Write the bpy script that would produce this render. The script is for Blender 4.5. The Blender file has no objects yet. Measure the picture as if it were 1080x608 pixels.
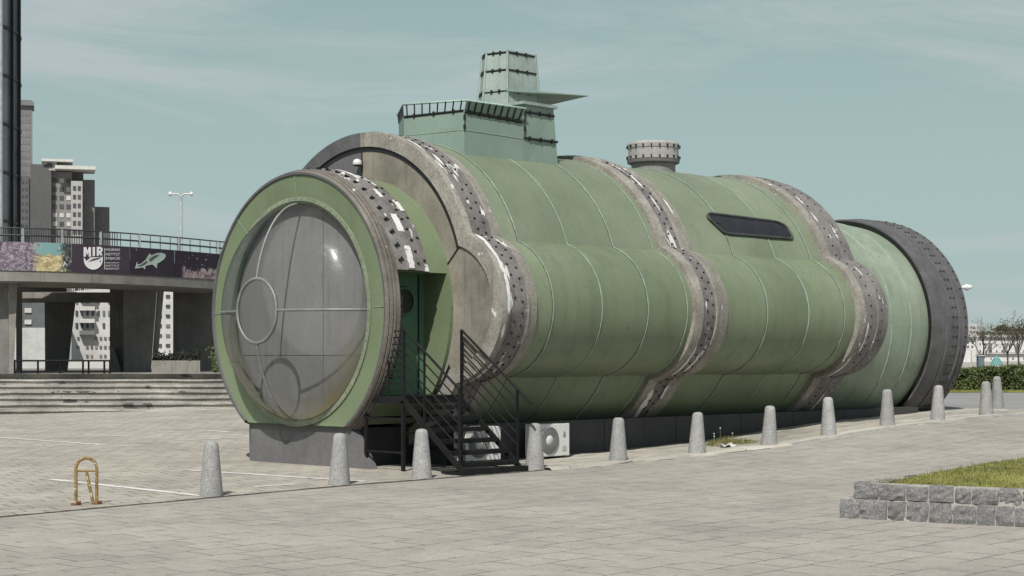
import bpy, bmesh, math, random
from math import sin, cos, pi, sqrt, radians, atan2, hypot
from mathutils import Vector, Matrix
random.seed(7)
sc = bpy.context.scene
C = sc.collection

# ------------------------------------------------------------------ camera frame (a level camera on the promenade)
F = 1850.0
CAM = Vector((-19.016, -24.231, 1.9))
EX = Vector((0.70519, -0.70902, 0.0))     # to the right
EY = Vector((0.70902, 0.70519, 0.0))      # away
HY = 375.0

def site(px, d, z):
    """a place d metres away in the direction of a bearing, at height z"""
    xc = (px - 540.0) / F * d
    p = CAM + EX * xc + EY * d
    return Vector((p.x, p.y, z))

def zat(py, d):
    return 1.9 + (HY - py) / F * d

# ------------------------------------------------------------------ ground height
GX = [(-400, -.16), (-8, -.13), (-4.7, -.07), (-2.4, -.03), (0, -.015), (1.8, 0), (3.9, .035), (6.06, .08), (8.25, .15),
      (10.2, .28), (12.3, .41), (14.3, .47), (16.3, .53), (19, .58), (25, .60), (4000, .60)]
def gx(x):
    for (a, za), (b, zb) in zip(GX, GX[1:]):
        if x <= b:
            t = max(0.0, (x - a) / (b - a)); return za + (zb - za) * t
    return .6
def gz(x, y):
    t = min(1.0, max(0.0, (y - 8) / 12.0))
    if x > 18: t *= max(0.0, 1 - (x - 18) / 8.0)
    return gx(x) * (1 - .6 * t)

# ------------------------------------------------------------------ materials
MATS = {}
def new_mat(name):
    m = bpy.data.materials.new(name); m.use_nodes = True
    nt = m.node_tree; b = nt.nodes['Principled BSDF']
    MATS[name] = m
    return m, nt, b
def N(nt, t, **kw):
    n = nt.nodes.new(t)
    for k, v in kw.items():
        if k in n.inputs: n.inputs[k].default_value = v
        else: setattr(n, k, v)
    return n
def ramp(nt, stops, interp='LINEAR'):
    r = nt.nodes.new('ShaderNodeValToRGB'); cr = r.color_ramp; cr.interpolation = interp
    while len(cr.elements) < len(stops): cr.elements.new(.5)
    for e, (p, c) in zip(cr.elements, stops):
        e.position = p; e.color = (c[0], c[1], c[2], 1) if not isinstance(c, (int, float)) else (c, c, c, 1)
    return r
def noise(nt, co, scale, detail=5, rough=.6, stretch=None, dist=0):
    if stretch:
        mp = nt.nodes.new('ShaderNodeMapping'); mp.inputs['Scale'].default_value = stretch
        nt.links.new(co, mp.inputs['Vector']); co = mp.outputs[0]
    n = nt.nodes.new('ShaderNodeTexNoise')
    n.inputs['Scale'].default_value = scale; n.inputs['Detail'].default_value = detail
    n.inputs['Roughness'].default_value = rough; n.inputs['Distortion'].default_value = dist
    nt.links.new(co, n.inputs['Vector']); return n.outputs['Fac']
def mixc(nt, fac, a, b, mode='MIX'):
    m = nt.nodes.new('ShaderNodeMix'); m.data_type = 'RGBA'; m.blend_type = mode
    for s, v in ((m.inputs[0], fac), (m.inputs[6], a), (m.inputs[7], b)):
        if isinstance(v, (int, float)): s.default_value = v
        elif isinstance(v, tuple): s.default_value = (v[0], v[1], v[2], 1)
        else: nt.links.new(v, s)
    return m.outputs[2]
def thr(nt, val, lo, hi):
    r = nt.nodes.new('ShaderNodeMapRange'); r.interpolation_type = 'SMOOTHSTEP'
    r.inputs['From Min'].default_value = lo; r.inputs['From Max'].default_value = hi
    nt.links.new(val, r.inputs['Value']); return r.outputs[0]
def coords(nt, kind='Object'):
    return nt.nodes.new('ShaderNodeTexCoord').outputs[kind]
def bump(nt, b, val, strength, dist=.02):
    bp = nt.nodes.new('ShaderNodeBump'); bp.inputs['Strength'].default_value = strength; bp.inputs['Distance'].default_value = dist
    nt.links.new(val, bp.inputs['Height']); nt.links.new(bp.outputs[0], b.inputs['Normal'])
def rgb(c, k): return tuple(x * k for x in c)

def mat_worn(name, col, rough=.7, metal=0, scale=1.2, var=.25, streak=0, fine=18, finevar=.15, patches=None, bumps=.15, spec=.4, streak_s=(5, 5, .35)):
    """worn surface: blotches, fine grain, optional runs of dirt and flaked patches"""
    m, nt, b = new_mat(name); co = coords(nt)
    r = ramp(nt, [(.3, rgb(col, 1 - var)), (.5, col), (.72, rgb(col, 1 + var))])
    nt.links.new(noise(nt, co, scale, 6), r.inputs[0]); c = r.outputs[0]
    g = ramp(nt, [(.3, 1 - finevar), (.7, 1 + finevar)]); fn = noise(nt, co, fine, 4, .7)
    nt.links.new(fn, g.inputs[0]); c = mixc(nt, 1.0, c, g.outputs[0], 'MULTIPLY')
    if streak:
        s = noise(nt, co, 1.6, 5, .65, streak_s)
        c = mixc(nt, mul(nt, thr(nt, s, .5, .75), streak), c, rgb(col, .45))
    if patches:
        pc, lo, ps, pst = patches
        p = noise(nt, co, ps, 4, .6, pst)
        c = mixc(nt, thr(nt, p, lo, lo + .03), c, pc)
    nt.links.new(c, b.inputs['Base Color'])
    b.inputs['Roughness'].default_value = rough; b.inputs['Metallic'].default_value = metal
    b.inputs['Specular IOR Level'].default_value = spec
    if bumps: bump(nt, b, fn, bumps)
    return m
def mul(nt, v, k):
    m = nt.nodes.new('ShaderNodeMath'); m.operation = 'MULTIPLY'; nt.links.new(v, m.inputs[0])
    if isinstance(k, (int, float)): m.inputs[1].default_value = k
    else: nt.links.new(k, m.inputs[1])
    return m.outputs[0]
def mth(nt, op, a, bb=0.0):
    m = nt.nodes.new('ShaderNodeMath'); m.operation = op
    for s, v in ((m.inputs[0], a), (m.inputs[1], bb)):
        if isinstance(v, (int, float)): s.default_value = v
        else: nt.links.new(v, s)
    return m.outputs[0]

def mat_green(name, col, col2, stain=.35):
    """painted sheet steel: bleached and mossy blotches, runs of dirt, slight unevenness of the plates"""
    m, nt, b = new_mat(name); co = coords(nt)
    n1 = noise(nt, co, .55, 5, .55)
    r = ramp(nt, [(.32, rgb(col, .86)), (.5, col), (.7, col2)]); nt.links.new(n1, r.inputs[0]); c = r.outputs[0]
    s = noise(nt, co, 1.3, 6, .65, (3.2, 3.2, .30)); c = mixc(nt, mul(nt, thr(nt, s, .46, .78), stain), c, rgb(col, .5))
    s2 = noise(nt, co, 2.2, 5, .7, (2.0, 2.0, .22)); c = mixc(nt, mul(nt, thr(nt, s2, .56, .8), .3), c, (col2[0] * 1.35, col2[1] * 1.3, col2[2] * 1.35))
    g = noise(nt, co, 30, 3, .7); gr = ramp(nt, [(.3, .9), (.7, 1.08)]); nt.links.new(g, gr.inputs[0]); c = mixc(nt, 1.0, c, gr.outputs[0], 'MULTIPLY')
    oi = nt.nodes.new('ShaderNodeObjectInfo'); pr = ramp(nt, [(0, .90), (1, 1.09)]); nt.links.new(oi.outputs['Random'], pr.inputs[0]); c = mixc(nt, 1.0, c, pr.outputs[0], 'MULTIPLY')
    sp = noise(nt, co, 9, 3, .5); c = mixc(nt, mul(nt, thr(nt, sp, .70, .73), .6), c, rgb(col, .4))
    nt.links.new(c, b.inputs['Base Color']); b.inputs['Specular IOR Level'].default_value = .5
    rr = ramp(nt, [(.3, .42), (.7, .62)]); nt.links.new(s, rr.inputs[0]); nt.links.new(rr.outputs[0], b.inputs['Roughness'])
    bump(nt, b, noise(nt, co, 1.1, 2, .5), .25, .03)
    return m

CROWN = mat_green('pale crown steel', (.172, .204, .138), (.205, .230, .168), .28)  # crown plates are a slightly paler, greyer green than the tank plates
GREEN = mat_green('green sheet steel', (.150, .184, .112), (.180, .208, .140), .38)
NOSEG = mat_green('green nose paint', (.155, .200, .114), (.178, .220, .136), .28)
STERNG = mat_green('pale green stern steel', (.215, .262, .195), (.30, .33, .265), .5)
TOWERG = mat_green('sea green tower paint', (.195, .265, .225), (.220, .292, .252), .18)
SAILM = mat_worn('bleached sail paint', (.27, .325, .300), .55, 0, 1.4, .2, .6, 14, .06, bumps=.05)
SEAM = mat_worn('patina seam', (.205, .275, .225), .6, 0, 3, .3, 0, 20, .2, bumps=.05)
RINGB = mat_worn('weathered beige ring', (.235, .220, .195), .8, 0, 1.8, .30, .6, 22, .3, patches=((.56, .55, .54), .67, 3.2, (1.6, 1, .8)), bumps=.35)
RINGF = mat_worn('bolted grey band', (.150, .140, .136), .8, 0, 2.4, .35, .5, 26, .3, patches=((.56, .55, .54), .615, 2.4, (2.6, 1, .7)), bumps=.4)
RINGD = mat_worn('dark slate ring', (.085, .085, .090), .75, 0, 2.0, .25, .3, 20, .2, bumps=.25)
STERNR = mat_worn('graphite stern ring', (.095, .092, .097), .75, 0, 2.4, .25, .5, 20, .22, bumps=.3)
FACEB = mat_worn('stained beige sheet', (.205, .190, .158), .75, 0, .9, .42, .65, 18, .14, bumps=.12)
FACED = mat_worn('slate sheet', (.105, .105, .110), .7, 0, .9, .18, .25, 18, .12, bumps=.1)
BLACK = mat_worn('black bolt steel', (.022, .022, .024), .5, .3, 5, .3, 0, 30, .2, bumps=0)
STAIRM = mat_worn('black stair steel', (.010, .010, .011), .65, .0, 4, .3, 0, 30, .3, bumps=.1, spec=.18)
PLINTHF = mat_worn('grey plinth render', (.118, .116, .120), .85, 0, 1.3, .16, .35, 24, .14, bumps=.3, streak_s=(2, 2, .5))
PLINTHD = mat_worn('shade-darkened charcoal sheet', (.045, .044, .047), .75, 0, 1.0, .2, .3, 24, .15, bumps=.15)  # charcoal sheet, darkened further to paint in the shade beneath the hull
PANEL = mat_worn('dark grey inner panel', (.37, .368, .372), .6, 0, .9, .12, .35, 20, .08, bumps=.05)
DOOR = mat_worn('green door steel', (.07, .16, .095), .5, 0, 1, .15, .2, 20, .1, bumps=.05)
PVC = mat_worn('yellowed dome flange', (.185, .215, .150), .45, 0, 2.5, .25, .4, 18, .15, bumps=.1)
RIBM = mat_worn('dull silver rib', (.19, .19, .19), .5, .2, 3, .25, 0, 30, .2, bumps=.1)
GLASSD = mat_worn('dark window glass', (.018, .017, .020), .22, 0, 3, .2, 0, 10, .1, bumps=0, spec=.5)
FRAMEM = mat_worn('worn window frame', (.05, .055, .05), .6, 0, 4, .4, 0, 20, .3, bumps=.15)
WHITEP = mat_worn('white enamel', (.56, .56, .55), .45, 0, 4, .06, .1, 30, .04, bumps=0)
GREYP = mat_worn('grey plastic', (.20, .20, .20), .5, 0, 4, .1, 0, 30, .05, bumps=0)
RUST = mat_worn('rusty yellow paint', (.235, .15, .05), .65, .1, 9, .45, .3, 40, .35, patches=((.55, .53, .49), .58, 9, (1, 1, 1.4)), bumps=.4)
RUSTD = mat_worn('brown rust', (.16, .075, .035), .85, 0, 12, .5, 0, 40, .3, bumps=.4)
CONC = mat_worn('raw concrete', (.20, .19, .172), .9, 0, 1.2, .25, .6, 24, .18, bumps=.4)
CONCD = mat_worn('dark streaked concrete', (.150, .143, .138), .9, 0, 1.0, .25, .5, 20, .18, bumps=.3)  # darker base tone than the raw concrete, with similar streaks
CONCW = mat_worn('pale concrete', (.5, .49, .47), .85, 0, 1.2, .12, .3, 20, .08, bumps=.2)
RAILM = mat_worn('dark railing steel', (.05, .055, .055), .5, .3, 3, .2, 0, 30, .1, bumps=0)
GALV = mat_worn('galvanised steel', (.45, .46, .46), .5, .4, 3, .2, 0, 30, .1, bumps=0)
LINE = mat_worn('worn white road paint', (.56, .55, .53), .85, 0, 1.6, .15, 0, 25, .2, patches=((.30, .28, .25), .60, 5, (1, 1, 1)), bumps=.2)

def mat_granite(name, col, dark, white, scale=60):
    m, nt, b = new_mat(name); co = coords(nt)
    oi = nt.nodes.new('ShaderNodeObjectInfo'); va = nt.nodes.new('ShaderNodeVectorMath'); va.operation = 'ADD'
    nt.links.new(co, va.inputs[0]); cx = nt.nodes.new('ShaderNodeCombineXYZ')
    nt.links.new(mul(nt, oi.outputs['Random'], 37.0), cx.inputs[0]); nt.links.new(cx.outputs[0], va.inputs[1]); co = va.outputs[0]
    n1 = noise(nt, co, scale, 3, .7); r = ramp(nt, [(.34, dark), (.45, col), (.55, col), (.66, white)]); nt.links.new(n1, r.inputs[0])
    big = noise(nt, co, 3.5, 4, .6); g = ramp(nt, [(.3, .82), (.7, 1.12)]); nt.links.new(big, g.inputs[0])
    c = mixc(nt, 1.0, r.outputs[0], g.outputs[0], 'MULTIPLY')
    rv = ramp(nt, [(0, .88), (1, 1.1)]); nt.links.new(oi.outputs['Random'], rv.inputs[0]); c = mixc(nt, 1.0, c, rv.outputs[0], 'MULTIPLY')
    nt.links.new(c, b.inputs['Base Color']); b.inputs['Roughness'].default_value = .85
    bump(nt, b, n1, .5, .01); return m
BOLL = mat_granite('bollard granite', (.27, .266, .264), (.14, .137, .135), (.40, .39, .385), 48)
STONE = mat_granite('planter stone', (.165, .162, .163), (.08, .078, .08), (.27, .265, .262), 40)
MORTAR = mat_worn('mortar', (.34, .325, .30), .9, 0, 4, .2, 0, 30, .2, bumps=.4)

def mat_paving(name, col, sx, sy, joint, jw, var, ang=0, blot=.2):
    """worn slabs: joint lines that come and go, slabs of slightly different tone, grit and stains"""
    m, nt, b = new_mat(name); co = coords(nt)
    mp = nt.nodes.new('ShaderNodeMapping'); mp.inputs['Rotation'].default_value = (0, 0, ang); nt.links.new(co, mp.inputs[0])
    wob = N(nt, 'ShaderNodeTexNoise'); wob.inputs['Scale'].default_value = 1.3; nt.links.new(co, wob.inputs['Vector'])
    vm = nt.nodes.new('ShaderNodeVectorMath'); vm.operation = 'MULTIPLY_ADD'; nt.links.new(wob.outputs['Color'], vm.inputs[0]); vm.inputs[1].default_value = (.05, .05, 0); nt.links.new(mp.outputs[0], vm.inputs[2])
    br = nt.nodes.new('ShaderNodeTexBrick'); br.offset = .5; br.inputs['Scale'].default_value = 1
    br.inputs['Brick Width'].default_value = sx; br.inputs['Row Height'].default_value = sy; br.inputs['Mortar Size'].default_value = jw; br.inputs['Mortar Smooth'].default_value = .3
    br.inputs['Color1'].default_value = (*rgb(col, 1 - var), 1); br.inputs['Color2'].default_value = (*rgb(col, 1 + var), 1); br.inputs['Mortar'].default_value = (*rgb(col, 1.0), 1)
    nt.links.new(vm.outputs[0], br.inputs['Vector'])
    c = br.outputs['Color']
    big = noise(nt, co, .35, 6, .62); g = ramp(nt, [(.3, 1 - blot), (.5, 1.0), (.72, 1 + blot * .7)]); nt.links.new(big, g.inputs[0]); c = mixc(nt, 1.0, c, g.outputs[0], 'MULTIPLY')
    md = noise(nt, co, 3.0, 6, .7); g2 = ramp(nt, [(.3, .88), (.7, 1.09)]); nt.links.new(md, g2.inputs[0]); c = mixc(nt, 1.0, c, g2.outputs[0], 'MULTIPLY')
    gr = noise(nt, co, 32, 3, .75); g3 = ramp(nt, [(.28, .62), (.44, .96), (.58, 1.02), (.78, 1.22)]); nt.links.new(gr, g3.inputs[0]); c = mixc(nt, 1.0, c, g3.outputs[0], 'MULTIPLY')
    vo = nt.nodes.new('ShaderNodeTexVoronoi'); vo.inputs['Scale'].default_value = .9; nt.links.new(co, vo.inputs['Vector']); sn = mth(nt, 'ADD', vo.outputs['Distance'], mul(nt, noise(nt, co, 6, 4), .14)); c = mixc(nt, mth(nt, 'SUBTRACT', .38, mul(nt, thr(nt, sn, .10, .16), .38)), c, rgb(col, .35))
    jm = mul(nt, br.outputs['Fac'], thr(nt, noise(nt, co, 1.7, 5, .65), .40, .54))
    c = mixc(nt, mul(nt, jm, .9), c, joint)
    nt.links.new(c, b.inputs['Base Color']); b.inputs['Roughness'].default_value = .9; b.inputs['Specular IOR Level'].default_value = .25
    h = mth(nt, 'SUBTRACT', mul(nt, gr, .35), jm); bump(nt, b, h, .5, .012)
    return m
PAVE = mat_paving('promenade slabs', (.315, .293, .263), .50, .50, (.060, .053, .046), .010, .05, 0, .18)
PLAZA = mat_paving('car park slabs', (.342, .318, .276), .40, .40, (.12, .108, .09), .016, .09, .25, .22)
STRIP = mat_paving('broken kerb stones', (.36, .338, .295), 1.6, .55, (.14, .13, .105), .03, .16, 0, .3)
ROADG = mat_worn('grey road', (.225, .222, .222), .9, 0, .5, .12, 0, 25, .12, bumps=.2)
SOIL = mat_worn('city ground', (.30, .285, .26), .95, 0, .2, .2, 0, 8, .1, bumps=0)
LEAF = mat_worn('hedge leaf', (.078, .098, .034), .6, 0, 2.2, .45, 0, 9, .4, bumps=0, spec=.3)
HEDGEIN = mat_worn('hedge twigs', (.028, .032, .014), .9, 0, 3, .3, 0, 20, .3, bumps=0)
TWIG = mat_worn('bare bark', (.06, .048, .036), .9, 0, 4, .25, 0, 20, .2, bumps=0)
BUD = mat_worn('young leaf', (.085, .075, .035), .7, 0, 2, .3, 0, 9, .3, bumps=0)
GRASSM = mat_worn('dry lawn', (.172, .168, .050), .8, 0, 1.4, .45, 0, 14, .4, bumps=0, spec=.2)
WEEDM = mat_worn('roadside weed', (.17, .165, .06), .8, 0, 4, .4, 0, 20, .3, bumps=0)

def mat_dome():
    """dusty acrylic: mostly clear with a tint, a thin film of dust that is thicker and yellow low down"""
    m, nt, b = new_mat('dusty acrylic'); nt.nodes.remove(b); out = nt.nodes['Material Output']
    co = coords(nt)
    tr = nt.nodes.new('ShaderNodeBsdfTransparent'); tr.inputs[0].default_value = (.68, .68, .68, 1)
    gl = nt.nodes.new('ShaderNodeBsdfGlossy'); gl.inputs['Roughness'].default_value = .09; gl.inputs[0].default_value = (.9, .9, .9, 1)
    fr = nt.nodes.new('ShaderNodeFresnel'); fr.inputs[0].default_value = 1.45
    df = nt.nodes.new('ShaderNodeBsdfDiffuse')
    sx = nt.nodes.new('ShaderNodeSeparateXYZ'); nt.links.new(co, sx.inputs[0])
    rad = mth(nt, 'SQRT', mth(nt, 'ADD', mth(nt, 'POWER', sx.outputs[1], 2.0), mth(nt, 'POWER', mth(nt, 'SUBTRACT', sx.outputs[2], 2.65), 2.0)))
    low = mul(nt, thr(nt, mth(nt, 'ADD', rad, mul(nt, noise(nt, co, 1.6, 3), .25)), 1.62, 2.02), mth(nt, 'SUBTRACT', 1.0, thr(nt, sx.outputs[2], 1.3, 2.9)))
    nz = noise(nt, co, 2.0, 5, .6, (1, 1, .5)); dirt = mul(nt, low, thr(nt, nz, .15, .6))
    film = mth(nt, 'ADD', mul(nt, thr(nt, noise(nt, co, 1.2, 6, .65, (1, 1.6, .4)), .34, .8), .12), mul(nt, dirt, .85))
    nt.links.new(mixc(nt, dirt, (.45, .45, .46), (.42, .37, .17)), df.inputs[0])
    m1 = nt.nodes.new('ShaderNodeMixShader'); nt.links.new(film, m1.inputs[0]); nt.links.new(tr.outputs[0], m1.inputs[1]); tl = nt.nodes.new('ShaderNodeBsdfTranslucent'); nt.links.new(df.inputs[0].links[0].from_socket, tl.inputs[0]); dm_ = nt.nodes.new('ShaderNodeMixShader'); dm_.inputs[0].default_value = .65; nt.links.new(df.outputs[0], dm_.inputs[1]); nt.links.new(tl.outputs[0], dm_.inputs[2]); nt.links.new(dm_.outputs[0], m1.inputs[2])
    m2 = nt.nodes.new('ShaderNodeMixShader'); nt.links.new(mul(nt, fr.outputs[0], .38), m2.inputs[0]); nt.links.new(m1.outputs[0], m2.inputs[1]); nt.links.new(gl.outputs[0], m2.inputs[2])
    g2 = nt.nodes.new('ShaderNodeBsdfGlossy'); g2.inputs['Roughness'].default_value = .28; m3 = nt.nodes.new('ShaderNodeMixShader'); nt.links.new(mth(nt, 'ADD', .008, mul(nt, thr(nt, noise(nt, co, 7, 5, .7), .5, .7), .03)), m3.inputs[0]); nt.links.new(m2.outputs[0], m3.inputs[1]); nt.links.new(g2.outputs[0], m3.inputs[2])
    nt.links.new(m3.outputs[0], out.inputs[0]); return m
DOME = mat_dome()

SEAMD = mat_worn('painted seam shadow', (.062, .075, .050), .7, 0, 3, .4, 0, 20, .3, bumps=.1)  # dark flanks that paint a shadow edge along each raised seam
# ------------------------------------------------------------------ mesh builder
class MB:
    def __init__(s): s.v = []; s.f = []; s.m = []; s.s = []; s.uv = {}
    def face(s, pts, mi=0, smooth=False):
        b = len(s.v); s.v += [tuple(p) for p in pts]; s.f.append(tuple(range(b, b + len(pts)))); s.m.append(mi); s.s.append(smooth)
    def grid(s, rows, mi=0, smooth=True, closed=False, uv=None):
        b = len(s.v); n = len(rows[0])
        for r in rows: s.v += [tuple(p) for p in r]
        for i in range(len(rows) - 1):
            for j in range(n if closed else n - 1):
                k = (j + 1) % n
                idx = (b + i * n + j, b + i * n + k, b + (i + 1) * n + k, b + (i + 1) * n + j)
                s.f.append(idx); s.s.append(smooth)
                s.m.append(mi(i, j) if callable(mi) else mi)
                if uv: s.uv[len(s.f) - 1] = [uv(i, j), uv(i, k), uv(i + 1, k), uv(i + 1, j)]
    def box(s, c, size, mi=0, R=None):
        c = Vector(c); hx, hy, hz = size[0] / 2, size[1] / 2, size[2] / 2
        p = [Vector((x * hx, y * hy, z * hz)) for x in (-1, 1) for y in (-1, 1) for z in (-1, 1)]
        p = [(R @ q if R else q) + c for q in p]; b = len(s.v); s.v += [tuple(q) for q in p]
        for f in ((0, 1, 3, 2), (4, 6, 7, 5), (0, 4, 5, 1), (2, 3, 7, 6), (0, 2, 6, 4), (1, 5, 7, 3)):
            s.f.append(tuple(b + i for i in f)); s.m.append(mi); s.s.append(False)
    def hexa(s, bot, top, mi=0):
        """prism from two matching polygons"""
        n = len(bot); b = len(s.v); s.v += [tuple(p) for p in bot] + [tuple(p) for p in top]
        for i in range(n):
            j = (i + 1) % n; s.f.append((b + i, b + j, b + n + j, b + n + i)); s.m.append(mi); s.s.append(False)
        s.f.append(tuple(b + n + i for i in range(n))); s.m.append(mi); s.s.append(False)
        s.f.append(tuple(b + i for i in reversed(range(n)))); s.m.append(mi); s.s.append(False)
    def tube(s, pts, r, n=8, mi=0, closed=False, cap=True):
        pts = [Vector(p) for p in pts]; rows = []; up = None
        L = len(pts)
        for i, p in enumerate(pts):
            if closed: t = pts[(i + 1) % L] - pts[i - 1]
            else: t = pts[min(i + 1, L - 1)] - pts[max(i - 1, 0)]
            t.normalize()
            if up is None: up = Vector((0, 0, 1)) if abs(t.z) < .9 else Vector((1, 0, 0))
            a = t.cross(up); a.normalize(); bb = a.cross(t); up = bb
            rr = r[i] if isinstance(r, (list, tuple)) else r
            rows.append([p + a * (cos(2 * pi * k / n) * rr) + bb * (sin(2 * pi * k / n) * rr) for k in range(n)])
        if closed: rows.append(rows[0])
        s.grid(rows, mi, n > 4, True)
        if cap and not closed: s.face(list(reversed(rows[0])), mi); s.face(rows[-1], mi)
    def lathe(s, prof, c, n=32, mi=0, cap=True, axis='Z', smooth=True):
        """prof: (radius, height) about a vertical axis through c"""
        rows = [[(c[0] + r * cos(2 * pi * k / n), c[1] + r * sin(2 * pi * k / n), c[2] + h) for k in range(n)] for r, h in prof]
        for a, bb in zip(rows, rows[1:]): s.grid([a, bb], mi, smooth, True)
    def build(s, name, mats, parent=None, bevel=0, uvs=False):
        me = bpy.data.meshes.new(name); me.from_pydata(s.v, [], s.f)
        for m in (mats if isinstance(mats, (list, tuple)) else [mats]): me.materials.append(m)
        me.polygons.foreach_set('material_index', s.m); me.polygons.foreach_set('use_smooth', s.s)
        if s.uv:
            ul = me.uv_layers.new(name='map')
            for pi_, uvl in s.uv.items():
                for li, u in zip(me.polygons[pi_].loop_indices, uvl): ul.data[li].uv = u
        me.update()
        bm = bmesh.new(); bm.from_mesh(me); bmesh.ops.remove_doubles(bm, verts=bm.verts, dist=1e-5) if bevel or s.weld else None
        bmesh.ops.recalc_face_normals(bm, faces=bm.faces) if s.fixn else None
        bm.to_mesh(me); bm.free()
        o = bpy.data.objects.new(name, me); C.objects.link(o)
        if bevel:
            md = o.modifiers.new('edge', 'BEVEL'); md.width = bevel; md.segments = 2; md.limit_method = 'ANGLE'
        if parent is not None: put(o, parent)
        return o
    weld = False; fixn = True

BASE = {}
def root_loc(p):
    while p.parent is not None: p = p.parent
    return p.location
def put(o, parent):
    """mesh vertices are given in the place's own coordinates; the part hangs under its thing"""
    o.parent = parent
    if parent.parent is None: o.location = -Vector(parent.location) if not parent.get('_local') else (0, 0, 0)
def thing(name, label, cat, loc=(0, 0, 0), group=None, rz=0, local=False):
    o = bpy.data.objects.new(name, None); C.objects.link(o); o.location = loc; o.rotation_euler = (0, 0, rz); o.empty_display_size = .2
    tag(o, label, cat, group)
    if local: o['_local'] = 1
    return o
def tag(o, label=None, cat=None, group=None, kind=None):
    if label: o['label'] = label
    if cat: o['category'] = cat
    if group: o['group'] = group
    if kind: o['kind'] = kind
    return o
def dup(o, parent=None):
    c = o.copy(); C.objects.link(c)
    if parent is not None: c.parent = parent
    for ch in list(o.children): dup(ch, c)
    return c

# ================================================================== SETTING
def frange(a, b, st):
    r = []; x = a
    while x < b - 1e-6: r.append(x); x += st
    return r + [b]
def sheet(name, xs, ys, mat, dz, kind='structure', zf=gz):
    mb = MB(); mb.fixn = False
    mb.grid([[(x, y, zf(x, y) + dz) for x in xs] for y in ys], 0, True)
    o = mb.build(name, mat); tag(o, kind=kind); return o
xs = [-3000, -900, -300, -120] + frange(-60, 40, 1.0) + [50, 60, 80, 120, 300, 900, 3000]
ys = [-3000, -900, -300, -120, -60] + frange(-40, 60, 2.0) + [80, 120, 300, 900, 3000]
sheet('ground', xs, ys, SOIL, -.012)
sheet('promenade_paving', frange(-60, 40, 1.0), frange(-60, -4.22, 1.0), PAVE, 0)
# the car park beyond the edge line stands a little proud of the promenade
sheet('car_park', frange(-40, 19, .5), frange(-4.22, 60, 1.0), PLAZA, .012)
mb = MB(); mb.fixn = False
kx = frange(-40, 2.0, .5)
mb.grid([[(x, -4.235, gz(x, -4.2) + h) for x in kx] for h in (-.02, .012)], 0, False)
tag(mb.build('edge_kerb', STRIP), kind='structure')
mb = MB(); mb.fixn = False
rx = frange(1.9, 19, .35); rnd = random.Random(3)
kz = {}
mb.grid([[(x, y + (rnd.uniform(-.06, .06) if yi in (0,) else 0), gz(x, y) + dz + rnd.uniform(0, .022)) for x in rx] for yi, (y, dz) in enumerate([(-4.33, -.01), (-4.30, .03), (-4.0, .03), (-3.5, .022), (-3.0, .022), (-2.5, .022), (-2.0, .022)])], 0, True)
tag(mb.build('kerb_strip', STRIP), kind='structure')
sheet('road', frange(19, 80, 3.0), frange(-4.22, 60, 2.0), ROADG, .012)
sheet('verge', frange(19, 80, 3.0), [0], ROADG, .0) if 0 else None

mb = MB(); mb.fixn = False
mb.grid([[(x, y, gz(x, -4.2) + .016) for x in kx] for y in (-4.245, -4.205)], 0, False); tag(mb.build('edge_joint', mat_worn('dark open joint', (.085, .077, .066), .95, 0, 2, .4, 0, 20, .4, patches=((.29, .27, .24), .50, 4, (1, 1, 1)), bumps=0)), kind='structure')
mb = MB(); rk = random.Random(6); x = 8.6
while x < 24:
    L = rk.uniform(.7, 1.0); z0, z1 = gz(x, -4.2), gz(x + L, -4.2); h = .035 + rk.uniform(0, .02); y = -4.27 + rk.uniform(-.015, .015)
    mb.hexa([(x, y - .06, z0 - .05), (x + L - .02, y - .06, z1 - .05), (x + L - .02, y + .06, z1 - .05), (x, y + .06, z0 - .05)], [(x, y - .06, z0 + h), (x + L - .02, y - .06, z1 + h), (x + L - .02, y + .06, z1 + h), (x, y + .06, z0 + h)]); x += L
tag(mb.build('kerb_stones', mat_worn('pale kerb stone', (.42, .41, .385), .9, 0, 1.5, .2, .2, 20, .15, bumps=.3)), kind='structure')
# white parking lines
def line(x0, y0, x1, y1, w=.14):
    mb = MB(); mb.fixn = False
    L = hypot(x1 - x0, y1 - y0); n = max(2, int(L / .5)); dx, dy = (x1 - x0) / L, (y1 - y0) / L
    rows = [[(x0 + (x1 - x0) * i / n - dy * w * q, y0 + (y1 - y0) * i / n + dx * w * q, 0) for q in (.5, -.5)] for i in range(n + 1)]
    rows = [[(x, y, gz(x, y) + .018) for x, y, _ in r] for r in rows]
    mb.grid(rows, 0, True); tag(mb.build('parking_line', LINE), kind='structure')
line(-4.55, .4, -4.75, -4.1); line(-2.1, .3, -1.75, -3.95); line(-3.4, -3.35, -2.75, -3.5, .14)
line(1.3, 12.8, 1.15, 7.9); line(-.9, 8.9, 5.4, 7.6); line(3.1, 12.1, 3.45, 10.1); line(5.6, 12.4, 6.1, 11.9); line(5.9, 11.2, 5.75, 9.9); line(-4.3, 13.5, -4.4, 8)

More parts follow.
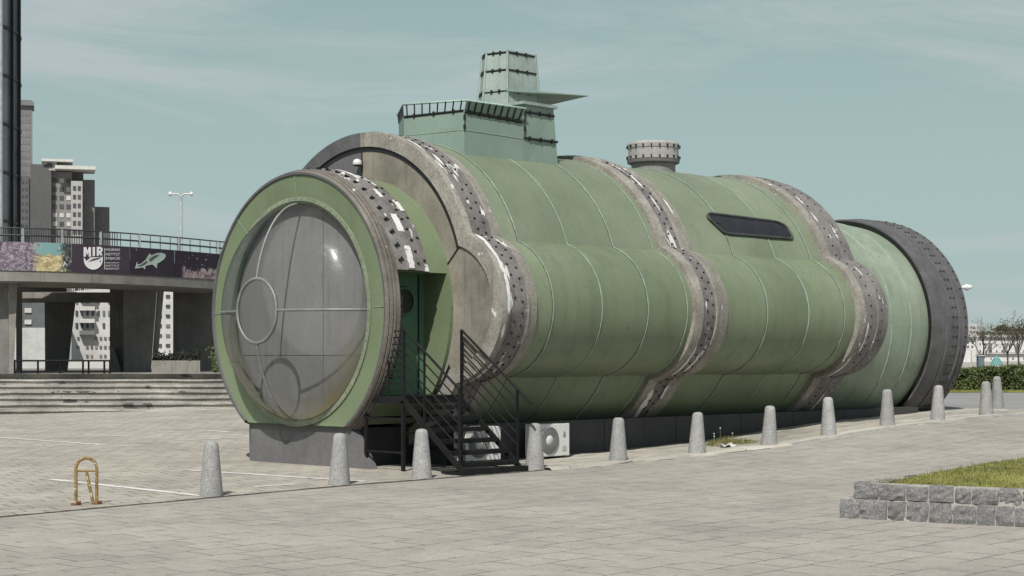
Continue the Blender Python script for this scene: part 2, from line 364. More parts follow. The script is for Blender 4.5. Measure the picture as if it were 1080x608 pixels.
# ================================================================== SUBMARINE BUILDING
SUB = thing('submarine_building', 'huge green riveted submarine shaped building with a round dome window and conning tower', 'building', (6, 0, gz(6, 0)))
ZC, RL, ZL, YL = 2.97, 1.22, 2.73, 2.31
RM = 2.84
def clover(dr):
    """cross-section in four arcs: crown, right tank, left tank, two lower flanks -> list of strips of (y,z,ny,nz)"""
    R = RM + dr; r = RL + dr
    # intersections of the circles (0,ZC,R) and (-YL,ZL,r)
    dx, dz = -YL, ZL - ZC; d = hypot(dx, dz); a = (R * R - r * r + d * d) / (2 * d); h = sqrt(R * R - a * a)
    px, pz = dx * a / d, dz * a / d
    i1 = (px + h * dz / d, pz - h * dx / d); i2 = (px - h * dz / d, pz + h * dx / d)
    up, lo = (i1, i2) if i1[1] > i2[1] else (i2, i1)
    aU = atan2(up[1], -up[0]); aL = atan2(lo[1], -lo[0])           # angle on the right side (towards -y)
    bU = atan2(up[1] + ZC - ZL, -(up[0] + YL)); bL = atan2(lo[1] + ZC - ZL, -(lo[0] + YL))
    def arc(cy, cz, rr, a0, a1, n, sy=1):
        return [(sy * (cy - rr * cos(t)), cz + rr * sin(t), -sy * cos(t), sin(t)) for t in [a0 + (a1 - a0) * i / n for i in range(n + 1)]]
    aB = -1.22
    return [arc(0, ZC, R, pi - aU, aU, 64), arc(-YL, ZL, r, bU, bL, 40), arc(0, ZC, R, aL, aB, 20),
            arc(-YL, ZL, r, bU, bL, 40, -1), arc(0, ZC, R, aL, aB, 20, -1)]
def extrude(mb, prof, mi=0, split=None, crown=None):
    """prof: (X, dr[, mi]) sweep the clover section along the hull"""
    secs = [(p[0], clover(p[1])) for p in prof]
    for (xa, sa), (xb, sb), p in zip(secs, secs[1:], prof[1:]):
        m = p[2] if len(p) > 2 else mi
        for k in range(5):
            A, B = sa[k], sb[k]
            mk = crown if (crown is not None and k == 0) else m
            f = (lambda i, j, m=mk, A=A: split if (split is not None and A[j][0] + A[j + 1][0] > .04) else m)
            mb.grid([[(xa, q[0], q[1]) for q in A], [(xb, q[0], q[1]) for q in B]], f, abs(xa - xb) > .004)
def clover_outline(dr):
    s = clover(dr)
    return list(s[0]) , s
def clover_face(mb, X, dr, mi=0, split=None):
    """flat face across the section, divided at the crown"""
    s = clover(dr)
    right = [q for q in s[0] if q[0] <= .02] ; right = right + s[1][1:] + s[2][1:]
    left = [q for q in s[0] if q[0] >= -.02][::-1] + s[3][1:] + s[4][1:]
    for side, m in ((right, mi), (left, mi if split is None else split)):
        for a, b in zip(side, side[1:]):
            mb.face([(X, 0, 2.4), (X, a[0], a[1]), (X, b[0], b[1])], m)
def face_band(mb, X, d0, d1, mi, split):
    A, B = clover(d0), clover(d1)
    for k in (0, 2, 4):
        mb.grid([[(X, q[0], q[1]) for q in A[k]], [(X, q[0], q[1]) for q in B[k]]],
                (lambda i, j, k=k: split if A[k][j][0] + A[k][j + 1][0] > .04 else mi), False)
def bolts(mb, X, dr, step, mi, size=(.05, .05, .05), off=.5, skip=0):
    rn = random.Random(int(X * 100))
    for k, arc in enumerate(clover(dr)):
        L = 0; nxt = step * off
        for a, b in zip(arc, arc[1:]):
            seg = hypot(b[0] - a[0], b[1] - a[1])
            while nxt <= L + seg:
                t = (nxt - L) / seg; y = a[0] + (b[0] - a[0]) * t; z = a[1] + (b[1] - a[1]) * t
                ny, nz = a[2], a[3]; R = Matrix(((1, 0, 0), (0, nz, ny), (0, -ny, nz)))
                if z > .6 and rn.random() > skip:
                    mb.box((X + rn.uniform(-.006, .006), y + ny * size[2] * .2, z + nz * size[2] * .2), size, mi, R)
                nxt += step
            L += seg

# hull skin between the rings
def hull_part(xs_):
    """sheets of plate between weld seams, each lapped a few millimetres over the next"""
    for k, (xa, xb) in enumerate(zip(xs_, xs_[1:])):
        mb = MB(); e = .006 if k % 2 else 0.0
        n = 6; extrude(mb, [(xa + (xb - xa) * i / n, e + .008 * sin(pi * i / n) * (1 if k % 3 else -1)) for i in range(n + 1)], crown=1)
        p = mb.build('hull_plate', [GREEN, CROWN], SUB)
        if k:
            mb = MB(); w = .026
            extrude(mb, [(xa - w, -.001, 1), (xa - w, .007, 1), (xa - .014, .008, 1), (xa - .010, .017, 0), (xa + .010, .017, 0), (xa + .014, .008, 1), (xa + w, .007, 1), (xa + w, -.001, 1)])
            mb.build('seam', [SEAM, SEAMD], p)
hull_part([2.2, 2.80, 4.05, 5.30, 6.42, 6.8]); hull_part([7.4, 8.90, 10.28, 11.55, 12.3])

# --- the three great rings
def ring(prof, boltrows, mats, front=None):
    mb = MB(); mb.weld = False
    extrude(mb, prof, 0, split=3)
    for X, dr, step, size, off, skip in boltrows: bolts(mb, X, dr, step, 2, size, off, skip)
    return mb.build('hull_ring', mats, SUB)
ringm = [RINGB, RINGF, BLACK, RINGD]
r1 = ring([(1.50, -.16, 0), (1.475, -.155, 0), (1.475, .10, 0), (1.60, .115, 0), (1.66, .115, 1), (1.675, .085, 1), (2.08, .075, 1), (2.09, .095, 1), (2.13, .095, 0), (2.14, .065, 0), (2.36, .045, 0), (2.37, -.01, 0)],
          [(1.79, .083, .20, (.036, .026, .026), .3, .06), (1.97, .079, .20, (.036, .026, .026), .6, .08)], ringm)
r2 = ring([(6.56, -.02, 0), (6.56, .09, 0), (6.78, .115, 0), (6.80, .09, 1), (7.17, .085, 1), (7.18, .11, 0), (7.23, .11, 0), (7.24, .075, 0), (7.60, .04, 0), (7.61, -.02, 0)],
          [(6.93, .088, .22, (.036, .026, .026), .3, .1), (7.08, .086, .22, (.036, .026, .026), .7, .1)], [RINGB, RINGF, BLACK, RINGD])
RING3 = mat_worn('weathered grey ring', (.165, .156, .152), .8, 0, 2.2, .3, .5, 26, .28, patches=((.56, .55, .54), .66, 2.6, (2.4, 1, .8)), bumps=.4)
r3 = ring([(11.95, -.02, 0), (11.95, .10, 0), (12.16, .12, 0), (12.18, .095, 1), (12.62, .09, 1), (12.63, .115, 1), (12.68, .115, 1), (12.69, .09, 1), (13.08, .07, 1), (13.10, -.6, 1)],
          [(12.40, .093, .22, (.036, .026, .026), .3, .1), (12.80, .084, .22, (.03, .022, .022), .7, .15)], [RINGB, RING3, BLACK, RINGD])
def remnant(par, X0, X1, arc, t0, t1, dr, seed):
    A = clover(dr)[arc]; n = len(A) - 1; i0, i1 = int(t0 * n), max(int(t0 * n) + 2, int(t1 * n)); rj = random.Random(seed); mb = MB(); w = X1 - X0
    rows = []
    for i in range(i0, i1 + 1):
        e = .15 if i in (i0, i1) else 1.0; xm = (X0 + X1) / 2
        rows.append([(xm - w / 2 * e * rj.uniform(.35, 1), A[i][0], A[i][1]), (xm + w / 2 * e * rj.uniform(.35, 1), A[i][0], A[i][1])])
    mb.grid(rows, 0, True); mb.build('paint_remnant', WPAINT, par)
WPAINT = mat_worn('flaking white paint', (.58, .57, .56), .8, 0, 4, .12, .2, 30, .12, patches=((.16, .15, .14), .60, 9, (1, 1, 1)), bumps=.3)
for k, (X0, X1, arc, t0, t1, dr) in enumerate([(1.58, 1.66, 0, .50, .60, .119), (1.56, 1.64, 0, .66, .74, .119), (1.66, 1.76, 0, .74, .80, .119), (1.82, 1.95, 0, .60, .63, .088), (1.86, 1.98, 0, .80, .84, .086), (1.54, 1.66, 1, .03, .30, .119), (1.56, 1.66, 1, .32, .50, .119), (1.50, 1.60, 1, .56, .64, .112), (1.55, 1.66, 1, .76, .96, .119)]): remnant(r1, X0, X1, arc, t0, t1, dr, k)
for k, (X0, X1, arc, t0, t1, dr) in enumerate([(6.96, 7.06, 0, .60, .63, .094), (6.97, 7.05, 0, .66, .72, .094), (6.96, 7.08, 0, .74, .80, .094), (6.98, 7.06, 0, .83, .90, .093), (7.38, 7.46, 0, .84, .90, .063), (6.84, 6.92, 1, .40, .46, .097), (6.72, 6.80, 1, .66, .90, .119), (6.98, 7.08, 1, .70, .86, .093), (6.66, 6.90, 2, .10, .62, .119), (7.12, 7.22, 2, .06, .26, .113)]): remnant(r2, X0, X1, arc, t0, t1, dr, k + 20)
for k, (X0, X1, arc, t0, t1, dr) in enumerate([(12.24, 12.34, 0, .62, .65, .099), (12.30, 12.40, 0, .76, .80, .098), (12.28, 12.38, 0, .84, .89, .098), (12.72, 12.80, 0, .88, .95, .09), (12.02, 12.14, 1, .74, .96, .124), (12.5, 12.6, 1, .1, .2, .097), (12.25, 12.33, 1, .5, .7, .098), (12.60, 12.70, 2, .2, .5, .119)]): remnant(r3, X0, X1, arc, t0, t1, dr, k + 40)
# bow face inside the first ring
mb = MB(); clover_face(mb, 1.515, -.10, 0, 1); face = mb.build('bow_plate', [FACEB, FACED], SUB)
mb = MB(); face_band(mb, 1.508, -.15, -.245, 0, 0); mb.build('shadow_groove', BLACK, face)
# joint between crown plate and tank plate
s = clover(-.15); pU = s[0][-1]; pL = s[1][-1]
mb = MB(); mb.tube([(1.512, pU[0], pU[1]), (1.512, pU[0] + .42, pU[1] - .42)], .016, 6); mb.build('plate_joint', BLACK, face)
mb = MB(); mb.tube([(1.507, 0.0, 5.62), (1.507, 0.0, 4.9)], .014, 6); mb.build('plate_joint', BLACK, face)
# closing plate behind the third ring
mb = MB(); clover_face(mb, 13.09, -.03, 0, 0); mb.build('aft_plate', RINGD, SUB)

# --- bow: revolved about an axis at z = 2.66
ZN = 2.66
def pol(a, r, X):                     # a: angle, 0 = towards -y, pi/2 = up
    return (X, -r * cos(a), ZN + r * sin(a))
aD, aT = math.asin((1.22 - ZN) / 2.40), math.asin((3.30 - ZN) / 2.40)
A0 = -pi * .30
def span(a0, a1, n): return [a0 + (a1 - a0) * i / n for i in range(n + 1)]
full = span(A0, aD, 10)[:-1] + span(aD, aT, 22)[:-1] + span(aT, pi - A0, 90)
def revolve(mb, prof, angs, mi=0, split=None, smooth=True):
    for p, q in zip(prof, prof[1:]):
        m = q[2] if len(q) > 2 else mi
        mb.grid([[pol(a, p[1], p[0]) for a in angs], [pol(a, q[1], q[0]) for a in angs]],
                (lambda i, j, m=m: split if (split is not None and (angs[j] + angs[j + 1]) / 2 > pi / 2 + .01) else m), smooth)
# grooved rim
mb = MB()
revolve(mb, [(.0, 2.36, 0), (-.04, 2.385, 1), (-.04, 2.425, 1), (-.02, 2.44, 0), (.015, 2.455, 0), (.02, 2.41, 1), (.036, 2.41, 1), (.04, 2.465, 0), (.085, 2.475, 0), (.09, 2.42, 1), (.106, 2.42, 1), (.11, 2.485, 0), (.15, 2.49, 0), (.155, 2.43, 1), (.17, 2.43, 1), (.175, 2.495, 0), (.23, 2.495, 0), (.235, 2.38, 0)], full, 0, 1)
rim = mb.build('front_ring', [mat_worn('weathered brown rim', (.145, .130, .115), .8, 0, 2, .3, .6, 24, .25, patches=((.6, .58, .56), .69, 4, (1, 1, 1)), bumps=.4), RINGD], SUB)
# small dark teeth on the rim beside the door
for i in range(7):
    a = -.45 + i * .085
    mb = MB(); p = Vector(pol(a, 2.47, .255)); mb.box(p, (.05, .05, .16), 0, Matrix.Rotation(a, 3, 'X')); mb.build('tooth', BLACK, rim)
# green skin
NR = 2.40
up = [a for a in full if a >= aT - 1e-6]; dn = [a for a in full if a <= aD + 1e-6]; mid = [a for a in full if aD - 1e-6 <= a <= aT + 1e-6]
mb = MB()
for angs in (up, dn): revolve(mb, [(.20, NR), (1.52, NR)], angs)
revolve(mb, [(1.44, NR), (1.52, NR)], mid)
skin = mb.build('bow_shell', NOSEG, SUB)
# bolted collar over the shell, above and beyond the door
mb = MB()
revolve(mb, [(.23, 2.42, 0), (.23, 2.49, 0), (.46, 2.495, 0), (.47, 2.525, 0), (.62, 2.52, 0), (.63, 2.49, 0), (.84, 2.475, 0), (.85, 2.455, 0), (1.00, 2.44, 0), (1.01, 2.39, 0)], up, 0, 1)
collar = mb.build('bolted_collar', [RINGF, RINGD], skin)
for i in range(20):
    a = aT + .07 + i * .105
    mb = MB(); p = Vector(pol(a, 2.505, .36)); R = Matrix.Rotation(a - pi / 2, 3, 'X').inverted() if 0 else Matrix.Rotation(-(a - pi / 2), 3, 'X')
    mb.box(p, (.11, .018, .024), 0, R); mb.box(p + R @ Vector((.02, .025, .0)), (.028, .05, .024), 0, R); mb.box(p + R @ Vector((-.035, -.012, .012)), (.03, .035, .04), 0, R)
    mb.build('wing_clip', BLACK, collar)
for i in range(24):
    a = aT + .05 + i * .088
    for X, rr in ((.74, 2.487), (.93, 2.45)):
        if X > .9 and i % 2: continue
        mb = MB(); p = Vector(pol(a + (.03 if X > .9 else 0), rr, X)); R = Matrix.Rotation(-(a - pi / 2), 3, 'X')
        mb.box(p, (.05, .03, .03), 0, R); mb.build('bolt', BLACK, collar)
WPAINT = mat_worn('flaking white paint', (.58, .57, .56), .8, 0, 4, .12, .2, 30, .12, patches=((.22, .2, .19), .63, 7, (1, 1, 1)), bumps=.3)
for a0, a1, X0, X1, rr in ((aT + .01, aT + .17, .48, .61, 2.529), (aT + .28, aT + .43, .48, .62, 2.529), (aT + .60, aT + .70, .53, .61, 2.528), (aT + .50, aT + .62, .87, .97, 2.459), (aT + .86, aT + 1.12, .49, .58, 2.529), (aT + .8, aT + 1.2, .78, .835, 2.483), (aT + .0, aT + .05, .90, .98, 2.455)):
    mb = MB(); mb.fixn = True
    an = span(a0, a1, 10); rj = random.Random(int(a0 * 99))
    mb.grid([[pol(a, rr, X0 + rj.uniform(-.012, .012)) for a in an], [pol(a, rr, X1 + rj.uniform(-.012, .012)) for a in an]], 0, True)
    mb.build('paint_remnant', WPAINT, collar)
# doorway cut into the shell
YB = -1.74
mb = MB(); x0, x1 = .21, 1.44
def ycirc(z, r=NR): return -sqrt(max(0, r * r - (z - ZN) ** 2))
zs = span(1.22, 3.30, 18)
mb.grid([[(x1, ycirc(z), z) for z in zs], [(x1, YB, z) for z in zs]], 0, False)          # aft jamb
mb.grid([[(x0, ycirc(z), z) for z in zs], [(x0, YB, z) for z in zs]], 0, False)
mb.face([(x0, YB, 3.30), (x1, YB, 3.30), (x1, ycirc(3.3), 3.30), (x0, ycirc(3.3), 3.30)])
mb.face([(x0, YB, 1.22), (x1, YB, 1.22), (x1, ycirc(1.22), 1.22), (x0, ycirc(1.22), 1.22)])
mb.build('door_recess', NOSEG, SUB)
mb = MB(); mb.box(((x0 + x1) / 2, YB + .02, 2.26), (x1 - x0, .04, 2.08)); dr_ = mb.build('door', DOOR, SUB)
mb = MB(); ph = [(.98 + .23 * cos(t), YB - .012, 2.83 + .23 * sin(t)) for t in span(0, 2 * pi, 32)[:-1]]; mb.face(ph); mb.tube(ph, .025, 8, 1, True); mb.build('porthole', [GLASSD, DOOR], dr_)
mb = MB(); mb.box((1.30, YB - .01, 2.26), (.02, .02, 2.04)); mb.build('door_edge', BLACK, dr_)

# green front plate, flange and acrylic dome
mb = MB()
def cut(p): return (p[0], p[1], max(p[2], .692))          # the plate is cut level where it meets the plinth
an_ = span(0, 2 * pi, 192)
for (xa, ra), (xb, rb2) in (((-.012, 2.39), (.01, 2.10)), ((.01, 2.10), (.03, 1.90))):
    mb.grid([[cut(pol(a, ra, xa)) for a in an_], [cut(pol(a, rb2, xb)) for a in an_]], 0, True)
mb.face([(-.012, -1.36, .69), (.10, -1.36, .69), (.10, 1.36, .69), (-.012, 1.36, .69)])
ann = mb.build('front_plate', NOSEG, SUB)
for a in (0.02, pi / 2, pi, 2.35):
    mb = MB(); p0, p1 = Vector(pol(a, 2.37, -.021)), Vector(pol(a, 2.01, .017)); mb.tube([p0, p1], .006, 6); mb.build('seam', SEAM, ann)
mb = MB(); revolve(mb, [(.018, 2.0), (-.008, 2.0), (-.012, 1.93), (.03, 1.875), (.10, 1.875)], span(0, 2 * pi, 128))
for i in range(72):
    p = Vector(pol(i * 2 * pi / 72, 1.965, -.012)); mb.box(p, (.012, .02, .02), 1, Matrix.Rotation(-i * 2 * pi / 72, 3, 'X'))
fl = mb.build('dome_flange', [PVC, RIBM], ann)
RD, HD = 1.88, .96
def dome(r): return .08 - HD * sqrt(max(0.0, 1 - (r / RD) ** 2))
mb = MB(); mb.weld = True
rs = [0.001] + [RD * sin(t) for t in span(.06, pi / 2, 26)]
revolve(mb, [(dome(r), r) for r in rs], span(0, 2 * pi, 96))
dm = mb.build('dome_window', DOME, SUB)
mb = MB(); mb.tube([pol(a, .55, dome(.55)) for a in span(0, 2 * pi, 64)[:-1]], .030, 8, 0, True); mb.build('hub_ring', RIBM, dm)
for k in range(4):
    a = k * pi / 2
    mb = MB(); rr = [RD * sin(t) for t in span(math.asin(.56 / RD), pi / 2, 18)]; mb.tube([pol(a, r, dome(r) - .004) for r in rr], .022, 8); mb.build('rib', RIBM, dm)
# dark panel closing the bow behind the dome
mb = MB(); revolve(mb, [(.17, .001), (.17, 1.98)], span(0, 2 * pi, 96), smooth=False); pn = mb.build('inner_panel', PANEL, SUB)
mb = MB(); mb.box((.167, -.55, ZN), (.004, .006, 3.6)); mb.build('panel_joint', PLINTHD, pn)
mb = MB(); mb.box((.167, 0, 1.9), (.004, 3.5, .006)); mb.build('panel_joint', PLINTHD, pn)

# small flood lamp on the bow plate
mb = MB(); mb.lathe([(.0, .0), (.08, .0), (.085, .04), (.06, .09), (.0, .11)], (1.40, .0, 5.33), 20); mb.box((1.46, .0, 5.36), (.12, .05, .06), 1); mb.box((1.40, .0, 5.315), (.10, .08, .025), 1)
mb.build('flood_lamp', [WHITEP, BLACK], SUB)

# --- stern
ZS = 2.57
def srev(mb, prof, mi=0, smooth=True):
    an = span(0, 2 * pi, 120)
    for p, q in zip(prof, prof[1:]):
        mb.grid([[(p[0], -p[1] * cos(a), ZS + p[1] * sin(a)) for a in an], [(q[0], -q[1] * cos(a), ZS + q[1] * sin(a)) for a in an]], q[2] if len(q) > 2 else mi, smooth)
mb = MB(); srev(mb, [(13.0, 2.47), (14.0, 2.485), (15.8, 2.49), (16.7, 2.435)]); st = mb.build('stern_section', STERNG, SUB)
for x, q in ((14.95, .0), (15.75, .0)):
    mb = MB(); srev(mb, [(x - .025, 2.48), (x - .012, 2.503), (x + .012, 2.503), (x + .025, 2.48)]); mb.build('seam', SEAM, st)
mb = MB()
srev(mb, [(16.75, 2.40, 0), (16.56, 2.42, 1), (16.50, 2.56, 1), (16.50, 2.60, 0), (17.02, 2.63, 0), (17.03, 2.60, 1), (17.06, 2.60, 1), (17.07, 2.645, 0), (17.20, 2.645, 0), (17.21, 2.62, 0), (17.62, 2.62, 0), (17.63, 2.645, 0), (17.72, 2.645, 0), (17.73, 2.61, 1), (17.77, 2.61, 1), (17.78, 2.64, 0), (18.0, 2.63, 0), (18.02, .001, 1)], 0)
for X in (17.36, 17.50, 17.88):
    for i in range(72):
        a = i * 2 * pi / 72; r = 2.62 if X < 17.6 else 2.635
        mb.box((X, -r * cos(a), ZS + r * sin(a)), (.05, .034, .03), 1, Matrix.Rotation(-(a - pi / 2), 3, 'X'))
sr = mb.build('stern_ring', [STERNR, BLACK], SUB)

# --- plinth
def gq(x): return gz(x, -2.2) - .08
mb = MB(); px_ = frange(1.55, 16.5, .5)
mb.grid([[(x, -2.2, gq(x)) for x in px_], [(x, -2.2, .70) for x in px_]], 0, False)
mb.grid([[(x, 2.2, gq(x)) for x in px_], [(x, 2.2, .70) for x in px_]], 0, False)
mb.grid([[(x, -2.2, .70) for x in px_], [(x, 2.2, .70) for x in px_]], 0, False)
mb.face([(1.55, -2.2, -.1), (1.55, 2.2, -.1), (1.55, 2.2, .70), (1.55, -2.2, .70)])
mb.hexa([(.25, -1.3, -.1), (1.54, -1.3, -.1), (1.54, 1.3, -.1), (.25, 1.3, -.1)], [(.25, -1.3, .66), (1.54, -1.3, .66), (1.54, 1.3, .66), (.25, 1.3, .66)])
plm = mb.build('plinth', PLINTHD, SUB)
mb = MB()
mb.hexa([(.07, -2.02, -.15), (.24, -2.02, -.15), (.24, 1.66, -.15), (.30, 1.66, -.15), (.07, 1.40, -.15)],
        [(.07, -1.40, .685), (.24, -1.40, .685), (.24, 1.66, .685), (.30, 1.66, .685), (.07, 1.40, .685)])
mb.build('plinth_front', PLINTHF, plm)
for x in (3.6, 5.6, 7.7, 9.8, 11.6, 13.5):
    mb = MB(); mb.box((x, -2.203, (gq(x) + .70) / 2 + .03), (.012, .008, .62 - max(0, gq(x)))); mb.build('sheet_joint', BLACK, plm)

# --- conning tower
TW = bpy.data.objects.new('conning_tower', None)
def poly(pts, z): return [(p[0], p[1], z) for p in pts]
foot = [(2.89, -1.23), (5.36, -1.23), (5.36, 1.23), (3.5, 1.23), (2.70, .18)]
top_ = [(2.88, -1.235), (4.41, -1.235), (4.41, 1.235), (3.48, 1.235), (2.685, .19)]
mb = MB(); mb.hexa(poly([(2.89, -1.23), (4.42, -1.23), (4.42, 1.23), (3.5, 1.23), (2.70, .18)], 5.3), poly(top_, 6.34))
tw = mb.build('conning_tower', TOWERG, SUB)
mb = MB(); mb.hexa(poly([(4.42, -1.23), (5.38, -1.23), (5.38, 1.23), (4.42, 1.23)], 5.3), poly([(4.42, -1.235), (5.27, -1.19), (5.27, 1.19), (4.42, 1.235)], 6.60)); ah = mb.build('aft_house', TOWERG, tw)
mb = MB(); mb.hexa(poly([(4.36, -1.29), (5.33, -1.25), (5.33, 1.25), (4.36, 1.29)], 6.60), poly([(4.36, -1.29), (5.33, -1.25), (5.33, 1.25), (4.36, 1.29)], 6.655)); mb.build('roof', SAILM, ah)
def strap(a, b, par, r=.022, n=3, name='strap', stick=.05):
    a, b = Vector(a), Vector(b); mb = MB(); mb.tube([a, b], r, 4)
    d = (b - a); out = Vector((d.y, -d.x, 0)); out.normalize() if out.length else None
    for i in range(n):
        p = a + d * ((i + .5) / n); mb.box(p, (.03, .035, .085)); 
    return mb.build(name, BLACK, par)
strap((4.45, -1.245, 6.46), (5.28, -1.205, 6.46), ah); strap((4.42, -1.24, 5.97), (5.34, -1.235, 5.97), ah)
strap((4.44, -1.245, 6.56), (4.44, -1.245, 6.0), ah, .014, 2)
strap((2.90, -1.243, 6.31), (4.36, -1.243, 6.26), tw, .03, 6); strap((2.875, -1.22, 6.33), (2.68, .17, 6.33), tw, .022, 3)
strap((2.885, -1.238, 6.3), (2.885, -1.238, 5.95), tw, .012, 2)
mb = MB(); mb.tube([(2.884, -1.235, 5.98), (2.694, .17, 5.98)], .008, 5); mb.tube([(2.884, -1.235, 5.98), (4.42, -1.235, 5.95)], .008, 5); mb.build('seam', SEAM, tw)
# flared coaming with bars
a0, a1 = Vector((2.88, -1.24, 6.34)), Vector((4.36, -1.24, 6.30)); b0, b1 = Vector((2.83, -1.34, 6.50)), Vector((4.36, -1.34, 6.50))
c0, c1 = Vector((2.69, .19, 6.35)), Vector((2.67, .19, 6.56)); d0, d1 = Vector((3.48, 1.23, 6.35)), Vector((3.47, 1.25, 6.54))
mb = MB(); mb.face([a0, a1, b1, b0]); cm = mb.build('coaming', TOWERG, tw)
mb = MB(); mb.face([c0, d0, d1, c1]); mb.build('coaming', TOWERG, tw)
rl = MB(); rl.tube([d1, c1, b0, b1], .022, 6); rail = rl.build('coaming_rail', mat_worn('pale rail', (.26, .36, .32), .6, 0, 3, .2, 0, 30, .1, bumps=0), tw)
def bars(p0, q0, p1, q1, n):
    for i in range(n):
        t = (i + .5) / n; mb = MB(); a = p0.lerp(q0, t); b = p1.lerp(q1, t); off = Vector((0, -.012, 0)) if abs(p0.y - q0.y) < .1 else Vector((-.012, 0, 0))
        mb.tube([a + off, b + off], .014, 5); mb.build('bar', BLACK, rail)
bars(a0, a1, b0, b1, 9); bars(a0, c0, b0, c1, 8); bars(c0, d0, c1, d1, 4)
# sail
sb = [(4.62, -.60), (5.52, -.60), (5.78, -.2), (5.52, .4), (4.78, .38), (4.52, -.03)]
def sc_(k, cx=5.12, cy=-.1): return [(cx + (x - cx) * k, cy + (y - cy) * k) for x, y in sb]
mb = MB(); mb.hexa(poly(sb, 6.63), poly(sc_(.83), 7.74)); sail = mb.build('sail', SAILM, tw)
for z, k in ((6.95, 1.0), (7.36, .895), (7.70, .843)):
    kk = 1 - .17 * (z - 6.63) / 1.11
    P = poly(sc_(kk + .012), z)
    mb = MB()
    for i in range(6): mb.tube([P[i], P[(i + 1) % 6]], .018 if z > 7.3 else .012, 4)
    for i in range(6):
        q0, q1 = Vector(P[i]), Vector(P[(i + 1) % 6])
        for t in (0.0, .33, .66): mb.box(q0.lerp(q1, t), (.035, .035, .075))
    mb.build('strap', BLACK, sail)
for i in range(6):
    mb = MB(); mb.tube([poly(sc_(1.012), 6.66)[i], poly(sc_(.842), 7.74)[i]], .026, 6); mb.build('corner_strip', SAILM, sail)
# diving plane
def tri(z, k): return None
mb = MB()
T = [(4.58, -.60, 6.98), (6.30, .0, 6.985), (6.24, -1.22, 6.955)]; B = [(4.58, -.60, 6.93), (6.30, .0, 6.88), (6.24, -1.22, 6.945)]
mb.hexa(B, T); mb.build('diving_plane', TOWERG, sail)

# --- vent stack
mb = MB(); cx = (9.62, 0)
mb.lathe([(.47, 5.5), (.47, 5.92), (.475, 5.97)], (9.62, 0, 0), 40); ch = mb.build('vent_stack', mat_worn('grey stack', (.20, .19, .19), .75, 0, 2, .2, .5, 24, .15, bumps=.2), SUB)
mb = MB(); mb.lathe([(.475, 5.955), (.555, 5.99), (.565, 6.07), (.53, 6.075)], (9.62, 0, 0), 40); mb.build('lower_flange', mat_worn('dull flange', (.13, .125, .125), .75, 0, 2, .2, .4, 24, .15, bumps=.2), ch)
mb = MB(); mb.lathe([(.55, 6.06), (.54, 6.10), (.535, 6.28), (.55, 6.30), (.555, 6.38), (.52, 6.43), (.001, 6.43)], (9.62, 0, 0), 40, 0)
for z in (6.10, 6.33):
    for i in range(20):
        a = i * 2 * pi / 20; mb.box((9.62 + .565 * cos(a), .565 * sin(a), z), (.03, .028, .055), 1, Matrix.Rotation(a, 3, 'Z'))
mb.build('cap', [mat_worn('pale cap', (.30, .29, .285), .75, 0, 2, .15, .4, 24, .12, bumps=.2), BLACK], ch)
# whip aerial behind the tower
mb = MB(); mb.tube([(5.9, -.2, 5.75), (5.9, -.2, 6.02)], .012, 6); mb.tube([(5.9, -.2, 6.02), (6.25, -.35, 6.0)], .008, 6); mb.build('aerial', GALV, SUB)

# --- slot window on the crown
def crown(x, z, off): 
    z = min(z, ZC + RM); yy = -sqrt(max(0, RM * RM - (z - ZC) ** 2)); n = Vector((0, yy, z - ZC)).normalized(); return Vector((x, yy, z)) + n * off
out = []
def arcpts(cx, cz, rx, rz, a0, a1, n=7): return [(cx + rx * cos(t), cz + rz * sin(t)) for t in span(a0, a1, n)]
out += arcpts(8.74, 4.63, .18, .095, pi * 1.12, pi * .5, 9) + arcpts(10.72, 4.52, .42, .16, pi * .5, 0, 10) + arcpts(11.04, 4.40, .12, .08, 0, -pi * .5) + arcpts(9.10, 4.39, .34, .07, -pi * .5, -pi * .86)
# tilt so the lower left end is swept back
mb = MB(); cxm = sum(p[0] for p in out) / len(out); czm = sum(p[1] for p in out) / len(out)
inner = [crown(cxm + (x - cxm) * .985, czm + (z - czm) * .93, .03) for x, z in out]
cz_row = [crown(p.x, (p.z + czm) / 2, .035) for p in inner]; cc_row = [crown(cxm + (p.x - cxm) * .96, czm, .035) for p in inner]
mb.grid([inner, cz_row, cc_row], 0, True, True); mb.face(cc_row)
win = mb.build('slot_window', GLASSD, SUB)
mb = MB(); mb.tube([crown(x, z, .035) for x, z in out], .028, 8, 0, True); mb.build('window_frame', FRAMEM, win)

# ================================================================== STAIRCASE
STR = thing('metal_staircase', 'black steel open staircase with barred handrails climbing to the submarine door', 'staircase', (.78, -3.4, 0))
XL, XR = .12, 1.42
mb = MB(); mb.box(((XL + XR) / 2, -2.2, 1.205), (XR - XL, 1.05, .04))
for x in (XL, XR): mb.box((x, -2.2, 1.17), (.05, 1.06, .12))
mb.box(((XL + XR) / 2, -2.70, 1.17), (XR - XL, .05, .12)); mb.build('platform', STAIRM, STR)
for x in (XL, XR):
    for y in (-1.75, -2.68):
        mb = MB(); mb.box((x, y, .55), (.05, .05, 1.2)); mb.build('post', STAIRM, STR)
mb = MB()
for z in (.30, .85): mb.box((XL, -2.2, z), (.035, .95, .035)); mb.box((XR, -2.2, z), (.035, .95, .035))
mb.box(((XL + XR) / 2, -1.75, .85), (1.28, .035, .035)); mb.box(((XL + XR) / 2, -2.68, .62), (1.28, .035, .035)); mb.build('brace', STAIRM, STR)
for i in range(6):
    z = 1.05 - i * .176; y = -2.80 - i * .235
    mb = MB(); mb.box(((XL + XR) / 2, y, z), (XR - XL - .05, .24, .035)); mb.box(((XL + XR) / 2, y - .115, z - .02), (XR - XL - .05, .012, .06)); mb.build('tread', STAIRM, STR)
